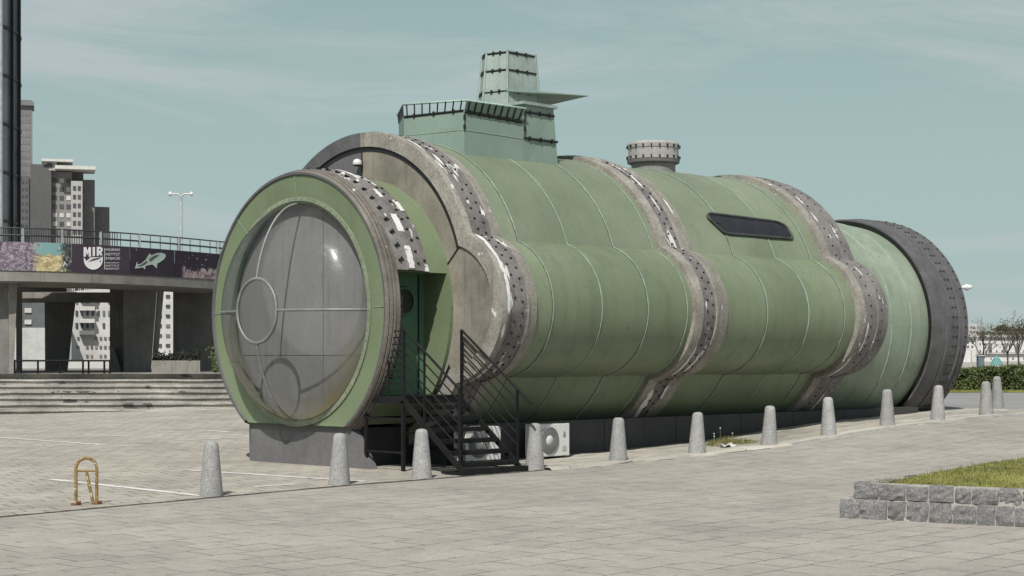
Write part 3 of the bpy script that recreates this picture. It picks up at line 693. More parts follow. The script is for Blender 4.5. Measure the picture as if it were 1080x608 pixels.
for x in (XL, XR):
    mb = MB(); mb.hexa([(x - .02, -2.68, 1.22), (x - .02, -2.68, 1.10), (x - .02, -4.14, -.03), (x - .02, -4.22, .02)], [(x + .02, -2.68, 1.22), (x + .02, -2.68, 1.10), (x + .02, -4.14, -.03), (x + .02, -4.22, .02)]); mb.build('stringer', STAIRM, STR)
mb = MB(); mb.box(((XL + XR) / 2, -4.15, .045), (XR - XL + .14, .13, .11)); mb.box(((XL + XR) / 2 - .2, -3.9, .03), (XR - XL - .3, .5, .04)); mb.build('base_frame', STAIRM, STR)
def railing(x, y1, par):
    r = thing_part('handrail', par)
    sl = -.735
    zt = lambda y: 2.33 + (y + 2.70) * (-sl) * 1.0
    hr = MB(); hr.tube([(x, -2.70, 2.33), (x, y1, zt(y1))], .021, 8); h = hr.build('handrail', STAIRM, STR)
    for k in range(1, 6):
        mb = MB(); o = k * .185
        mb.tube([(x, -2.70, 2.33 - o), (x, -4.03, zt(-4.03) - o)], .0125, 6); mb.build('rail_bar', STAIRM, h)
    for y, zb in ((-2.70, .0), (-4.03, -.02)):
        mb = MB(); mb.box((x, y, (zt(y) + zb) / 2), (.036, .036, zt(y) - zb)); mb.build('post', STAIRM, h)
    if x < .5:
        mb = MB(); y = -3.2; mb.box((x, y, (zt(y) + .6) / 2), (.03, .03, zt(y) - .6)); mb.build('post', STAIRM, h)
def thing_part(*a): return None
railing(XL, -4.03, STR); railing(XR, -4.34, STR)
# barred guard on the forward edge of the platform
mb = MB()
for k in range(10): mb.tube([(XL, -1.95, 2.30 - k * .108), (XL, -2.70, 2.30 - k * .108)], .011, 6)
mb.box((XL, -2.32, 1.77), (.025, .025, 1.08)); mb.build('guard', STAIRM, STR)

# ================================================================== AIR CONDITIONERS
def air_con(x0, y, zb, label, group):
    w, h, d = .84, .58, .30
    t = thing('air_conditioner', label, 'air conditioner', (x0 + w / 2, y, zb), group)
    mb = MB(); mb.box((x0 + w / 2, y + d / 2, zb + .07 + h / 2), (w, d, h)); mb.build('casing', WHITEP, t, .012)
    cx, cz, r = x0 + .31, zb + .07 + h / 2, .245
    mb = MB(); n = 40
    rows = [[(cx + rr * cos(a), y + yy, cz + rr * sin(a)) for a in span(0, 2 * pi, n)[:-1]] for rr, yy in ((r, -.006), (r - .01, -.018), (.09, -.012), (.085, -.02), (.001, -.022))]
    mb.grid(rows[:3], 0, True, True); mb.grid(rows[2:], 1, True, True); g = mb.build('fan_grille', [GREYP, WHITEP], t)
    for k in range(4):
        mb = MB(); rr = .12 + k * .035; mb.tube([(cx + rr * cos(a), y - .024, cz + rr * sin(a)) for a in span(0, 2 * pi, n)[:-1]], .004, 5, 0, True); mb.build('grille_wire', GREYP, g)
    mb = MB(); mb.box((x0 + .70, y - .006, cz + .08), (.06, .008, .05)); mb.box((x0 + .70, y - .006, cz + .13), (.03, .008, .035)); mb.build('badge', GREYP, t)
    mb = MB(); mb.box((x0 + .70, y - .006, cz - .15), (.10, .008, .08)); mb.build('service_cover', GALV, t)
    for xx in (x0 + .15, x0 + w - .15):
        mb = MB(); mb.box((xx, y + d / 2, zb + .035), (.07, .34, .07)); mb.build('foot', BLACK, t)
air_con(3.24, -2.72, gz(3.6, -2.6) + .0, 'white outdoor air conditioner with round fan partly behind a bollard', 'outdoor air conditioners by the plinth')
air_con(1.50, -2.72, gz(1.8, -2.6) + .03, 'white outdoor air conditioner seen striped through the black staircase', 'outdoor air conditioners by the plinth')
mb = MB(); mb.box((1.34, -3.05, .22), (.14, .12, .42)); mb.box((1.34, -3.05, .45), (.17, .15, .04)); tag(mb.build('utility_box', GALV), 'small grey utility box tucked under the black staircase', 'box') if 0 else None

# ================================================================== BOLLARDS
def bollard_mesh(seed=0):
    from mathutils import noise as mn
    mb = MB(); H, rb, rt = .77, .165, .098
    prof = [(rb, -.06), (rb, 0.0), (rb - .004, .03)] + [(rb + (rt - rb) * t, H * .92 * t) for t in [q / 14 for q in range(1, 15)]] + [(rt * .86, H * .965), (rt * .58, H * .99), (.001, H)]
    mb.lathe(prof, (0, 0, 0), 36); mb.weld = True
    nv = []
    for x, y, z in mb.v:
        q = Vector((x * 7 + seed * 5.3, y * 7, z * 5)); k = 1 + .016 * mn.noise(q * .4) + .012 * mn.noise(q * 2.2)
        c = mn.noise(q * .9 + Vector((3, seed, 1))); k -= .10 * max(0, c - .42) if z > .05 else 0
        nv.append((x * k, y * k, z - (.03 * max(0, c - .35) if z > .6 else 0)))
    mb.v = nv
    return mb.build('bollard', BOLL)
bl = [(-4.66, -4.05, 'speckled granite bollard standing alone nearest the rusty parking barrier'),
      (-2.36, -4.05, 'granite bollard in front of the right corner of the grey plinth under the dome'),
      (-.71, -4.05, 'granite bollard at the left foot of the black staircase'),
      (1.81, -4.05, 'granite bollard hiding half of the air conditioner, a curved shadow across it'),
      (3.89, -4.05, 'granite bollard before dark plinth, between the air conditioner and the middle hull ring'),
      (6.06, -4.05, 'granite bollard just right of the foot of the middle hull ring'),
      (8.25, -4.05, 'granite bollard with a clump of weeds at its left'),
      (10.23, -4.05, 'granite bollard before the foot of the third hull ring'),
      (12.34, -4.05, 'granite bollard in front of the pale green stern section'),
      (14.30, -4.05, 'granite bollard against the dark stern ring'),
      (16.34, -4.05, 'granite bollard in front of the hedge, nearer and left of two'),
      (20.75, -1.85, 'granite bollard in front of the hedge, farthest right and standing back')]
b0 = bollard_mesh(); kinds = [b0.data]
for sd_ in (1, 2, 3):
    ob_ = bollard_mesh(sd_); kinds.append(ob_.data); bpy.data.objects.remove(ob_)
rb_ = random.Random(5)
for i, (x, y, lab) in enumerate(bl):
    o = b0 if i == 0 else b0.copy()
    if i: C.objects.link(o); o.data = kinds[i % 4]
    o.location = (x, y, gz(x, y) + (.02 if x > 2 else .012)); o.rotation_euler = (radians(rb_.uniform(-1.6, 1.6)), radians(rb_.uniform(-1.6, 1.6)), rb_.uniform(0, 6)); 
    tag(o, lab, 'bollard', 'granite bollards along the promenade edge')

# ================================================================== PARKING BARRIER
pA, pB = Vector((-6.46, -3.53, gz(-6.4, -3.5) + .012)), Vector((-6.18, -3.62, gz(-6.2, -3.5) + .012))
pA, pB = Vector((-6.56, -3.66, pA.z)), Vector((-6.33, -3.80, pA.z))
PB = thing('parking_barrier', 'rusty yellow hoop parking barrier with flaking white paint', 'barrier', (pA + pB) / 2)
u = (pB - pA); half = u.length / 2; u.normalize(); cmid = (pA + pB) / 2
arc_ = [pA + Vector((0, 0, .0)), pA + Vector((0, 0, .30)), pA + Vector((0, 0, .48))] + [cmid + u * (-half * cos(t)) + Vector((0, 0, .48 + half * 1.05 * sin(t))) for t in span(0, pi, 14)[1:-1]] + [pB + Vector((0, 0, .48)), pB + Vector((0, 0, .30)), pB]
mb = MB(); mb.tube(arc_, .022, 10); mb.build('hoop', RUST, PB)
mb = MB(); mb.tube([pA + Vector((0, 0, .45)), pB + Vector((0, 0, .45))], .013, 8); mb.build('crossbar', RUST, PB)
mb = MB(); mb.tube([cmid + Vector((0, 0, .44)) - u * .0, pB - u * .05 + Vector((0, 0, .03))], .022, 10); mb.build('folding_leg', RUST, PB)
for p in (pA, pB):
    mb = MB(); mb.box(p + Vector((0, 0, .012)), (.11, .09, .024), 0, Matrix.Rotation(.4, 3, 'Z')); mb.box(p + Vector((.04, -.02, .035)), (.03, .03, .03)); mb.build('base_plate', RUSTD, PB)

# ================================================================== PLANTER
PL = thing('stone_planter', 'low rough grey stone planter wall with pale mortar holding a dry lawn', 'planter', (-1.55, -12.35, gz(-1.5, -12.4)))
UF = Vector((.215, -.977, 0)); UB = Vector((.995, .10, 0)); P0 = Vector((-1.56, -12.33, gz(-1.5, -12.4) - .01))
NF = Vector((.977, .215, 0))
def stones(mb, start, direction, inward, L, z0, h, rnd, depth=.24):
    t = 0
    while t < L:
        w = rnd.uniform(.20, .34); 
        a = start + direction * (t + .008); b = start + direction * (t + w - .008)
        j = lambda s: Vector((rnd.uniform(-s, s), rnd.uniform(-s, s), rnd.uniform(-s, s)))
        zt = z0 + h - .01 + rnd.uniform(-.02, .012)
        fr = inward * rnd.uniform(-.022, .008)
        # front of the stone is a 4 x 4 rough net
        n = 4; net = [[None] * (n + 1) for _ in range(n + 1)]
        for i in range(n + 1):
            for k in range(n + 1):
                p = a.lerp(b, i / n); z = z0 + .008 + (zt - z0 - .008) * k / n
                e = (i in (0, n)) + (k in (0, n))
                q = p + fr + inward * (.010 * e) + inward * rnd.uniform(-.012, .012); q = Vector((q.x, q.y, z)) + j(.006); net[i][k] = q
        mb.grid(net, 0, False)
        # top, sides
        top = [[net[i][n] for i in range(n + 1)], [net[i][n] + inward * (depth * .5) + Vector((0, 0, rnd.uniform(-.006, .01))) for i in range(n + 1)], [net[i][n] + inward * depth - Vector((0, 0, .01)) for i in range(n + 1)]]
        mb.grid(top, 0, False)
        for i in (0, n): mb.grid([[net[i][k] for k in range(n + 1)], [net[i][k] + inward * depth for k in range(n + 1)]], 0, False)
        t += w
rnd = random.Random(11)
def core(mb, start, direction, inward, L, z0, z1, off=.022, depth=.22):
    a, b = start + inward * off, start + direction * L + inward * off; mb.hexa([Vector((q.x, q.y, z0)) for q in (a, b, b + inward * depth, a + inward * depth)], [Vector((q.x, q.y, z1)) for q in (a, b, b + inward * depth, a + inward * depth)], 1)
mb = MB()
H1, H2 = .245, .195; zb = P0.z
stones(mb, P0, UF, NF, 7.0, zb, H1, rnd); core(mb, P0 + UF * .03, UF, NF, 7.0, zb, zb + H1 - .005, .024, .2)
S2 = P0 + UF * .17 + NF * .012
stones(mb, S2, UF, NF, 6.8, zb + H1, H2, rnd); core(mb, S2 + UF * .03, UF, NF, 6.7, zb + H1 - .01, zb + H1 + H2 - .012, .024, .2)
mb.build('front_wall', [STONE, MORTAR], PL)
mb = MB(); S3 = P0 + UF * .17 + NF * .27
BI = Vector((.10, -.995, 0))
stones(mb, P0 + NF * .26, UB, BI, 9.0, zb, H1, rnd); stones(mb, S3 + NF * .0, UB, BI, 8.7, zb + H1, H2, rnd)
core(mb, P0 + NF * .26, UB, BI, 9.0, zb, zb + H1, .02, .4); core(mb, S3, UB, BI, 8.7, zb + H1 - .01, zb + H1 + H2 - .012, .02, .2)
mb.build('back_wall', [STONE, MORTAR], PL)
mb = MB(); E1 = P0 + UF * 7.0; E2 = P0 + UB * 9.0
stones(mb, E1 - NF * .0, UB, -BI, 9.0, zb, H1, rnd); stones(mb, E1, UB, -BI, 9.0, zb + H1, H2, rnd); core(mb, E1, UB, -BI, 9.0, zb, zb + H1 + H2 - .015)
mb.build('end_wall', [STONE, MORTAR], PL)
mb = MB(); stones(mb, E2, UF, -NF, 7.0, zb, H1, rnd); stones(mb, E2, UF, -NF, 7.0, zb + H1, H2, rnd); core(mb, E2, UF, -NF, 7.0, zb, zb + H1 + H2 - .015); mb.build('far_wall', [STONE, MORTAR], PL)
# lawn in the planter
mb = MB(); mb.fixn = False
g0 = S2 + NF * .2; zt = zb + H1 + H2 - .035
def lawn(u_, v_): p = S2 + UF * (.12 + u_) + UB * (.2 + v_); return Vector((p.x, p.y, zt + .03 * sin(u_ * 1.3) * sin(v_ * .9) + min(.10, .03 * v_) * min(1.0, (8.4 - v_) / 2.0, (6.6 - u_) / 1.5)))
us = frange(0, 6.55, .4); vs = frange(0, 8.6, .4)
mb.grid([[lawn(a, b) for b in vs] for a in us], 0, True)
rg = random.Random(2)
for i in range(16000):
    b = rg.random() ** 1.5 * 8.3; a = rg.random() ** 1.3 * 6.4; a = a if rg.random() > .06 else rg.uniform(-.14, .02) * 0 + a; b = b if rg.random() > .05 else rg.uniform(-.16, .05); p = lawn(a, b); h = rg.uniform(.012, .045) * (2.2 if rg.random() < .08 else 1); w = rg.uniform(.004, .009); an = rg.uniform(0, pi); dx, dy = cos(an) * w, sin(an) * w; lx, ly = rg.uniform(-.03, .03), rg.uniform(-.03, .03)
    mb.face([p + Vector((-dx, -dy, -.005)), p + Vector((dx, dy, -.005)), p + Vector((lx, ly, h))], 1 if rg.random() < .35 else 0)
GRASS2 = mat_worn('green grass blade', (.105, .118, .03), .8, 0, 2, .3, 0, 14, .3, bumps=0, spec=.2)
tag(mb.build('planter_grass', [GRASSM, GRASS2]), 'yellowing dry grass growing in the stone planter', 'grass', kind='stuff')

# ================================================================== WEEDS by the plinth
def weeds(name, cx, cy, n, rx_, ry_, hmax, label):
    mb = MB(); mb.fixn = False; rg = random.Random(int(cx * 10))
    for i in range(n):
        a = rg.uniform(0, 2 * pi); q = sqrt(rg.random()); x = cx + rx_ * q * cos(a); y = cy + ry_ * q * sin(a); z = gz(x, y) + .02
        h = hmax * .8 * rg.uniform(.3, 1) * (1.15 - q); w = rg.uniform(.006, .014); an = rg.uniform(0, pi); dx, dy = cos(an) * w, sin(an) * w
        lx, ly = rg.uniform(-.09, .09), rg.uniform(-.09, .09)
        mb.face([(x - dx, y - dy, z), (x + dx, y + dy, z), (x + lx, y + ly, z + h)], 0)
    for i in range(n // 220):
        x = cx + rg.uniform(-rx_, rx_); y = cy + rg.uniform(0, ry_); z = gz(x, y); h = hmax * rg.uniform(.8, 1.4)
        mb.tube([(x, y, z), (x + rg.uniform(-.03, .03), y, z + h)], .004, 4, 0, cap=False)
        mb.box((x, y, z + h), (.018, .018, .022), 1)
    o = mb.build(name, [WEEDM, WHITEP]); tag(o, label, 'weeds', kind='stuff')
weeds('weeds', 8.15, -3.15, 1500, .75, .45, .24, 'pale green weeds with seed heads growing at the foot of the dark plinth')
weeds('weeds', 3.2, -3.9, 60, 1.0, .2, .06, 'sparse low weeds in the joints along the kerb by the staircase')
weeds('weeds', 9.6, -3.7, 160, 1.2, .25, .07, 'sparse low weeds in the kerb joints near the third ring')
mb = MB(); zz = gz(7.3, -3.5) + .05
mb.grid([[(7.28 + i * .11, -3.72 + j * .09 - .05 * sin(i), zz + .05 * sin(i * 2.1 + j) + (.03 if j == 1 else 0)) for i in range(5)] for j in range(3)], 0, True)
tag(mb.build('litter', WHITEP), 'crumpled white scrap of litter lying beside the weeds', 'litter')

# ================================================================== TERRACE AND STEPS (left)
def arcd(px): return 58 + .0055 * px + .00011 * px * px if px > -25 else 58 + .0055 * -25 + .00011 * 625 - .0 * px
def tp(px, off=0.0, z=0.0): return site(px, arcd(px) + off, z)
TER = thing('raised_terrace', 'raised concrete terrace on dark slab pillars with purple sea life banners', 'terrace', site(60, 60, 0))
pxs = [float(i) for i in range(-90, 330, 10)]
ZB0, ZB1, ZS0 = 4.70, 5.66, 4.36
# deck slab: fascia beam, soffit, top
mb = MB(); mb.fixn = True
mb.grid([[tp(p, 0, ZS0) for p in pxs], [tp(p, 0, ZB0) for p in pxs]], 0, True)
mb.grid([[tp(p, 0, ZS0) for p in pxs], [tp(p, 2.2, ZS0 - .12) for p in pxs], [tp(p, 2.3, ZS0 + .2) for p in pxs], [tp(p, 9.0, ZS0 + .2) for p in pxs]], 0, False)
mb.grid([[tp(p, 0, ZB0) for p in pxs], [tp(p, .12, ZB0) for p in pxs], [tp(p, .12, 5.2) for p in pxs], [tp(p, 9.0, 5.2) for p in pxs], [tp(p, 9.0, ZS0 + .2) for p in pxs]], 0, False)
deck = mb.build('deck', CONC, TER)
# banners
def uvmat(name, fn):
    m, nt, b = new_mat(name); uv = coords(nt, 'UV'); c = fn(nt, uv); nt.links.new(c, b.inputs['Base Color']); b.inputs['Roughness'].default_value = .6; b.inputs['Specular IOR Level'].default_value = .2; return m
PURP = (.044, .033, .046)
def f_plain(nt, uv): return mixc(nt, thr(nt, noise(nt, uv, 1.5, 4), .3, .8), PURP, rgb(PURP, 1.35))
def f_dark(nt, uv): return mixc(nt, thr(nt, noise(nt, uv, 1.2, 4), .3, .8), (.028, .021, .032), (.045, .034, .045))
def f_coral(nt, uv):
    sp = nt.nodes.new('ShaderNodeSeparateXYZ'); nt.links.new(uv, sp.inputs[0]); U, V = sp.outputs[0], sp.outputs[1]
    n1 = noise(nt, uv, 5.0, 6, .7, (1, 1.3, 1), 2.0); r = ramp(nt, [(.32, (.035, .026, .036)), (.46, (.12, .095, .125)), (.56, (.25, .215, .25)), (.68, (.46, .43, .45))]); nt.links.new(n1, r.inputs[0])
    n2 = noise(nt, uv, 4.5, 6, .65, (1, 1.5, 1), 1.6); r2 = ramp(nt, [(.30, (.10, .075, .03)), (.48, (.36, .29, .15)), (.66, (.62, .54, .34))]); nt.links.new(n2, r2.inputs[0])
    n3 = noise(nt, uv, 6, 5, .6, None, 1.0); r3 = ramp(nt, [(.4, (.02, .022, .025)), (.58, (.08, .09, .09)), (.66, (.5, .5, .48))]); nt.links.new(n3, r3.inputs[0])
    wob = mul(nt, mth(nt, 'SUBTRACT', noise(nt, uv, 3, 6, .7), .5), 1.3)
    u2 = mth(nt, 'ADD', U, wob)
    c = mixc(nt, thr(nt, mth(nt, 'SUBTRACT', u2, mul(nt, V, .0)), 1.05, 1.30), r.outputs[0], r2.outputs[0])
    teal = mul(nt, thr(nt, mth(nt, 'ADD', V, mul(nt, wob, .7)), .52, .62), thr(nt, u2, 1.1, 1.22)); c = mixc(nt, teal, c, (.17, .30, .30))
    c = mixc(nt, thr(nt, u2, 1.95, 2.1), c, r3.outputs[0]); return c
def f_reef(nt, uv):
    sp = nt.nodes.new('ShaderNodeSeparateXYZ'); nt.links.new(uv, sp.inputs[0]); U, V = sp.outputs[0], sp.outputs[1]
    n1 = noise(nt, uv, 5, 6, .65, None, 1.2); r = ramp(nt, [(.40, (.10, .065, .075)), (.55, (.33, .25, .26)), (.68, (.55, .47, .47))]); nt.links.new(n1, r.inputs[0])
    big = noise(nt, uv, 2.0, 3, .6); top = mth(nt, 'ADD', mul(nt, big, 1.1), -.20)
    mask = mul(nt, thr(nt, mth(nt, 'SUBTRACT', top, V), .0, .06), thr(nt, U, .35, .55))
    c = mixc(nt, mask, (.030, .021, .032), r.outputs[0])
    dots = mul(nt, thr(nt, noise(nt, uv, 9, 2, .5), .68, .71), thr(nt, V, .3, .5)); return mixc(nt, dots, c, (.5, .5, .5))
def banner(p0, p1, fn, name):
    n = max(4, int((p1 - p0) / 4)); ps = [p0 + (p1 - p0) * i / n for i in range(n + 1)]
    L = [0.0]
    for a, b in zip(ps, ps[1:]): L.append(L[-1] + (tp(a) - tp(b)).length)
    mb = MB(); mb.fixn = False
    mb.grid([[tp(p, -.03, ZB0 + .005) for p in ps], [tp(p, -.03, ZB1) for p in ps]], 0, True, uv=lambda i, j: (L[j], i * .95))
    mb.grid([[tp(p, -.03, ZB1) for p in ps], [tp(p, .02, ZB1) for p in ps]], 0, False)
    return mb.build('banner', uvmat(name, fn), TER)
banner(-88, 0, f_dark, 'dark banner'); bc = banner(0, 75.3, f_coral, 'anemone banner'); bp_ = banner(75.5, 137, f_plain, 'plum banner'); bs = banner(137.2, 184, f_dark, 'night banner'); br_ = banner(184.2, 320, f_reef, 'reef banner')
bc['label'] = 'banner printed with purple and golden anemones'; bp_['label'] = 'plum banner with a white shield logo and institute name'; bs['label'] = 'dark banner with a pale swimming shark'; br_['label'] = 'dark banner with pinkish coral reef'
def onb(px, py, off): d = arcd(px); return site(px, d - .03 - off, zat(py, d))
WPRINT = mat_worn('white print', (.66, .65, .66), .6, 0, 3, .05, 0, 30, .03, bumps=0)
def prints(polys, mats, name, par, off=.02):
    mb = MB(); mb.fixn = False
    for k, (pts, mi) in enumerate(polys): mb.face([onb(x, y, off + .004 * mi + .0004 * k) for x, y in pts], mi)
    return mb.build(name, mats, par)
slope = lambda x: (x - 88) * .045
def sl(pts): return [(x, y + slope(x)) for x, y in pts]
logo = []
M_ = [(88.2, 271), (88.2, 261), (91.0, 261), (92.2, 265.2), (93.4, 261), (96.0, 261), (96.0, 271), (93.5, 271), (93.5, 266), (92.2, 269.6), (90.7, 266), (90.7, 271)]
I_ = [(97.7, 270.6), (97.7, 260.8), (100.2, 260.8), (100.2, 270.4)]
R_ = [(102, 270.2), (102, 260.6), (106.2, 260.6), (108.0, 261.8), (108.5, 264), (107.6, 266), (106.6, 266.7), (108.5, 269.6), (105.8, 269.8), (104.6, 267.2), (104.5, 267.2), (104.5, 270)]
for p in (M_, I_, R_): logo.append((p, 0))
logo.append(([(104.6, 264.8), (104.6, 262.8), (106, 263.2), (106, 264.5)], 1))
sh = [(88.2, 272.2), (108.5, 271.2)] + [(98.4 + 10.0 * cos(t), 274.3 + 10.4 * sin(t)) for t in span(.0, pi, 16)]
logo.append((sh, 0))
logo.append(([(89, 272.2), (95, 271.7), (91.2, 275.2)], 1)); logo.append(([(92.5, 276.6), (98, 273.4), (107.6, 271.3), (104, 273.4), (98, 274.9)], 1)); logo.append(([(105, 275.4), (106.2, 274.8), (106.4, 276.4), (105.4, 276.8)], 1))
logo.append(([(110.0, 262), (110.5, 262), (110.5, 284.5), (110.0, 284.5)], 0))
prints(logo, [WPRINT, MATS['plum banner']], 'emblem', bp_)
def words_on(lines):
    for txt, x0, x1, y0, y1 in lines:
        cu = bpy.data.curves.new('lettering', 'FONT'); cu.body = txt; cu.size = 1; cu.resolution_u = 3
        cu.offset = .0
        tmp = bpy.data.objects.new('lettering', cu); C.objects.link(tmp); bpy.context.view_layer.update()
        me = bpy.data.meshes.new_from_object(tmp.evaluated_get(bpy.context.evaluated_depsgraph_get())); bpy.data.objects.remove(tmp)
        xs_ = [v.co.x for v in me.vertices]; ys_ = [v.co.y for v in me.vertices]
        ax, bx, ay, by = min(xs_), max(xs_), 0.0, max(ys_)
        for v in me.vertices:
            X = x0 + (v.co.x - ax) / (bx - ax) * (x1 - x0); Y = y1 + (v.co.y - ay) / (by - ay) * (y0 - y1)
            v.co = onb(X, Y, .02)
        me.materials.clear(); me.materials.append(WPRINT)
        o = bpy.data.objects.new('lettering', me); C.objects.link(o); put(o, bp_)
words_on([('MORSKI', 111.5, 126.4, 262.4, 265.0), ('INSTYTUT', 111.5, 126.4, 267.0, 269.8), ('RYBACKI', 111.5, 126.4, 271.4, 274.2), ('PA\u0143STWOWY', 111.5, 126, 276.3, 278.2), ('INSTYTUT', 111.5, 126, 279.5, 281.4), ('BADAWCZY', 111.5, 126, 282.6, 284.6)])
SHK = mat_worn('pale print', (.36, .42, .385), .6, 0, 3, .1, 0, 30, .05, bumps=0); SHK2 = mat_worn('dark print', (.07, .085, .085), .6, 0, 3, .1, 0, 30, .05, bumps=0)
shark = [([(142.2, 283.3), (143.6, 279.6), (144.6, 275.6), (145.2, 279.4), (149, 278.2), (153.6, 274.3), (159, 269.6), (165, 267.3), (171, 266.9), (174.6, 268.6), (174.9, 271.0), (172.6, 274.2), (168.4, 277.0), (165.9, 278.2), (165.4, 283.6), (162.2, 280.4), (160.4, 279.2), (153.6, 280.9), (153, 284.8), (150.6, 282.2), (146.4, 283.2)], 0),
         ([(145, 281.2), (150, 278.6), (154.6, 275.4), (156, 276.8), (152, 280.0), (147, 281.8)], 1), ([(157, 274.6), (162, 270.3), (168, 268.5), (166, 270.6), (160.6, 274.6), (158.4, 276.4)], 1),
         ([(153.6, 274.0), (158.0, 267.2), (159.4, 269.6), (158.6, 272.2)], 0), ([(142.6, 261.8), (144.3, 263.4), (144.9, 265.2)], 0)]
prints(shark, [SHK, SHK2], 'shark_print', bs)
# railing on the deck edge
mb = MB()
for z, r in ((6.14, .026), (5.90, .034)): mb.tube([tp(p, .25, z) for p in pxs], r, 6)
railg = mb.build('terrace_railing', RAILM, TER)
for p in range(-20, 300, 41):
    mb = MB(); q = tp(p + 3, .25, 5.68); mb.box((q.x, q.y, 5.66), (.07, .07, .95)); mb.build('railing_post', GALV, railg)
for k in range(60):
    p = -24 + k * 2.5
    q = tp(p, .25, 5.6); mb = MB(); mb.box((q.x, q.y, 5.66), (.022, .022, .92)); mb.build('baluster', RAILM, railg)
for k in range(16):
    q = tp(127 + k * 10.5, .25, 5.6); mb = MB(); mb.box((q.x, q.y, 5.66), (.02, .02, .9)); mb.build('baluster', RAILM, railg)
# pillars: slabs that taper to the foot
def pillar(pxa, pxb, pxb2, d, depth, ztop, zbot, mat, pxa2=None, name='pillar', side=0):
    pxa2 = pxa if pxa2 is None else pxa2
    mb = MB()
    mb.hexa([site(pxa2, d, zbot), site(pxb2, d, zbot), site(pxb2, d + depth, zbot), site(pxa2, d + depth, zbot)],
            [site(pxa, d, ztop), site(pxb, d, ztop), site(pxb, d + depth, ztop), site(pxa, d + depth, ztop)])
    return mb.build(name, mat, TER)
pillar(-14, 9, 9, 59.0, .5, 4.5, 1.2, CONCD); pillar(9.2, 18.5, 14.5, 58.9, .6, 4.5, 1.2, CONC)  # one pillar in two concrete tones, darker left and paler right
pillar(17, 23.5, 23.5, 66, .6, 4.3, 1.2, CONCD)
pillar(47, 81, 71, 69, .7, 4.4, 1.2, CONCD, 47.5)
pillar(115.8, 131, 131, 66, .6, 4.5, 1.2, CONCD)
pillar(116, 120, 129, 65.5, .4, 2.2, 1.2, CONC, 116)
pillar(130, 166, 159, 63.6, .8, 4.5, 1.2, CONCD, 130.5); pillar(166.2, 173.5, 165, 63.8, .8, 4.5, 1.2, CONC, 159.3)
pillar(182.5, 229, 228, 66.5, 1.0, 4.6, 1.2, CONCD)
# secondary beam under the deck
mb = MB()
mb.grid([[site(p, 68.2, z) for p in (-60, 20, 131)] for z in (3.98, 4.35)], 0, False); mb.grid([[site(p, d, 3.98) for p in (-60, 20, 131)] for d in (68.2, 69.4)], 0, False); mb.build('beam', CONC, TER)
mb = MB(); mb.grid([[site(p, 67.6, z) for p in (17, 70)] for z in (4.36, 4.78)], 0, False); mb.grid([[site(p, d, 4.36) for p in (17, 70)] for d in (67.6, 68)], 0, False); mb.build('beam', CONCD, TER)
mb = MB(); mb.hexa([site(79, 74, zat(313, 74)), site(131, 74, zat(308.5, 74)), site(131, 74.4, zat(308.5, 74)), site(79, 74.4, zat(313, 74))], [site(79, 74, zat(307.2, 74)), site(131, 74, zat(302.6, 74)), site(131, 74.4, zat(302.6, 74)), site(79, 74.4, zat(307.2, 74))]); mb.build('ramp_parapet', CONCW, TER)
mb = MB()
for p in frange(20, 132, 2.2): q = site(p, 75.5, 5); mb.box((q.x, q.y, 5.1), (.03, .03, 1.1))
mb.tube([site(18, 75.5, 5.5), site(132, 75.5, 5.5)], .03, 6); mb.build('rear_railing', RAILM, TER)
# floor of the terrace
mb = MB(); mb.grid([[site(p, 58.1 + (.0 if p < 250 else 1), 1.29) for p in pxs], [site(p, 82, 1.29) for p in pxs]], 0, False)
mb.grid([[site(p, 81, -.5) for p in pxs], [site(p, 82, 1.29) for p in pxs]], 0, False); mb.build('floor', CONC, TER)
# low kerb wall with dark clipped plants
mb = MB(); mb.hexa([site(160, 61, 1.28), site(211, 61, 1.28), site(211, 61.5, 1.28), site(160, 61.5, 1.28)], [site(160, 61, 1.72), site(211, 61, 1.72), site(211, 61.5, 1.72), site(160, 61.5, 1.72)]); tag(mb.build('planter_box', CONC), 'long grey concrete planter box between the terrace pillars', 'planter')

def leaves(mb, pts, size, rg, mi=0, squash=.7):
    for p in pts:
        n = Vector((rg.gauss(0, 1), rg.gauss(0, 1), rg.gauss(0, 1) * squash + .35)).normalized(); t = n.orthogonal().normalized(); b = n.cross(t); a = rg.uniform(0, 2 * pi)
        t, b = t * cos(a) + b * sin(a), b * cos(a) - t * sin(a); s = size * rg.uniform(.6, 1.3)
        p = Vector(p); mb.face([p - t * s, p - b * s * .5, p + t * s, p + b * s * .5], mi)
rg = random.Random(21)
mb = MB(); mb.fixn = False
pts = []
for i in range(900): pts.append(site(rg.uniform(161, 211), 61.25 + rg.uniform(-.25, .25), 1.72 + abs(rg.gauss(0, .13))))
leaves(mb, pts, .06, rg); o = mb.build('planter_shrub', mat_worn('dark shrub leaf', (.022, .022, .018), .8, 0, 2, .4, 0, 9, .3, bumps=0)); tag(o, 'dark low clipped shrub growing along the concrete planter box', 'shrub')
# black guard rail on the terrace edge
GR = thing('guard_rail', 'low black guard rail at the top of the steps between pillars', 'railing', site(60, 58.6, 1.29))
mb = MB(); mb.tube([site(15, 58.7, 1.72), site(116, 58.7, 1.72)], .035, 6); mb.build('top_rail', STAIRM, GR)
mb = MB(); mb.tube([site(15, 58.7, 1.36), site(116, 58.7, 1.36)], .02, 6); mb.build('lower_rail', STAIRM, GR)
for p in (15.5, 22, 40, 63.5, 87.5, 93.5, 110, 116):
    mb = MB(); q = site(p, 58.7, 1.5); mb.box((q.x, q.y, 1.5), (.05, .05, .46)); mb.build('post', STAIRM, GR)

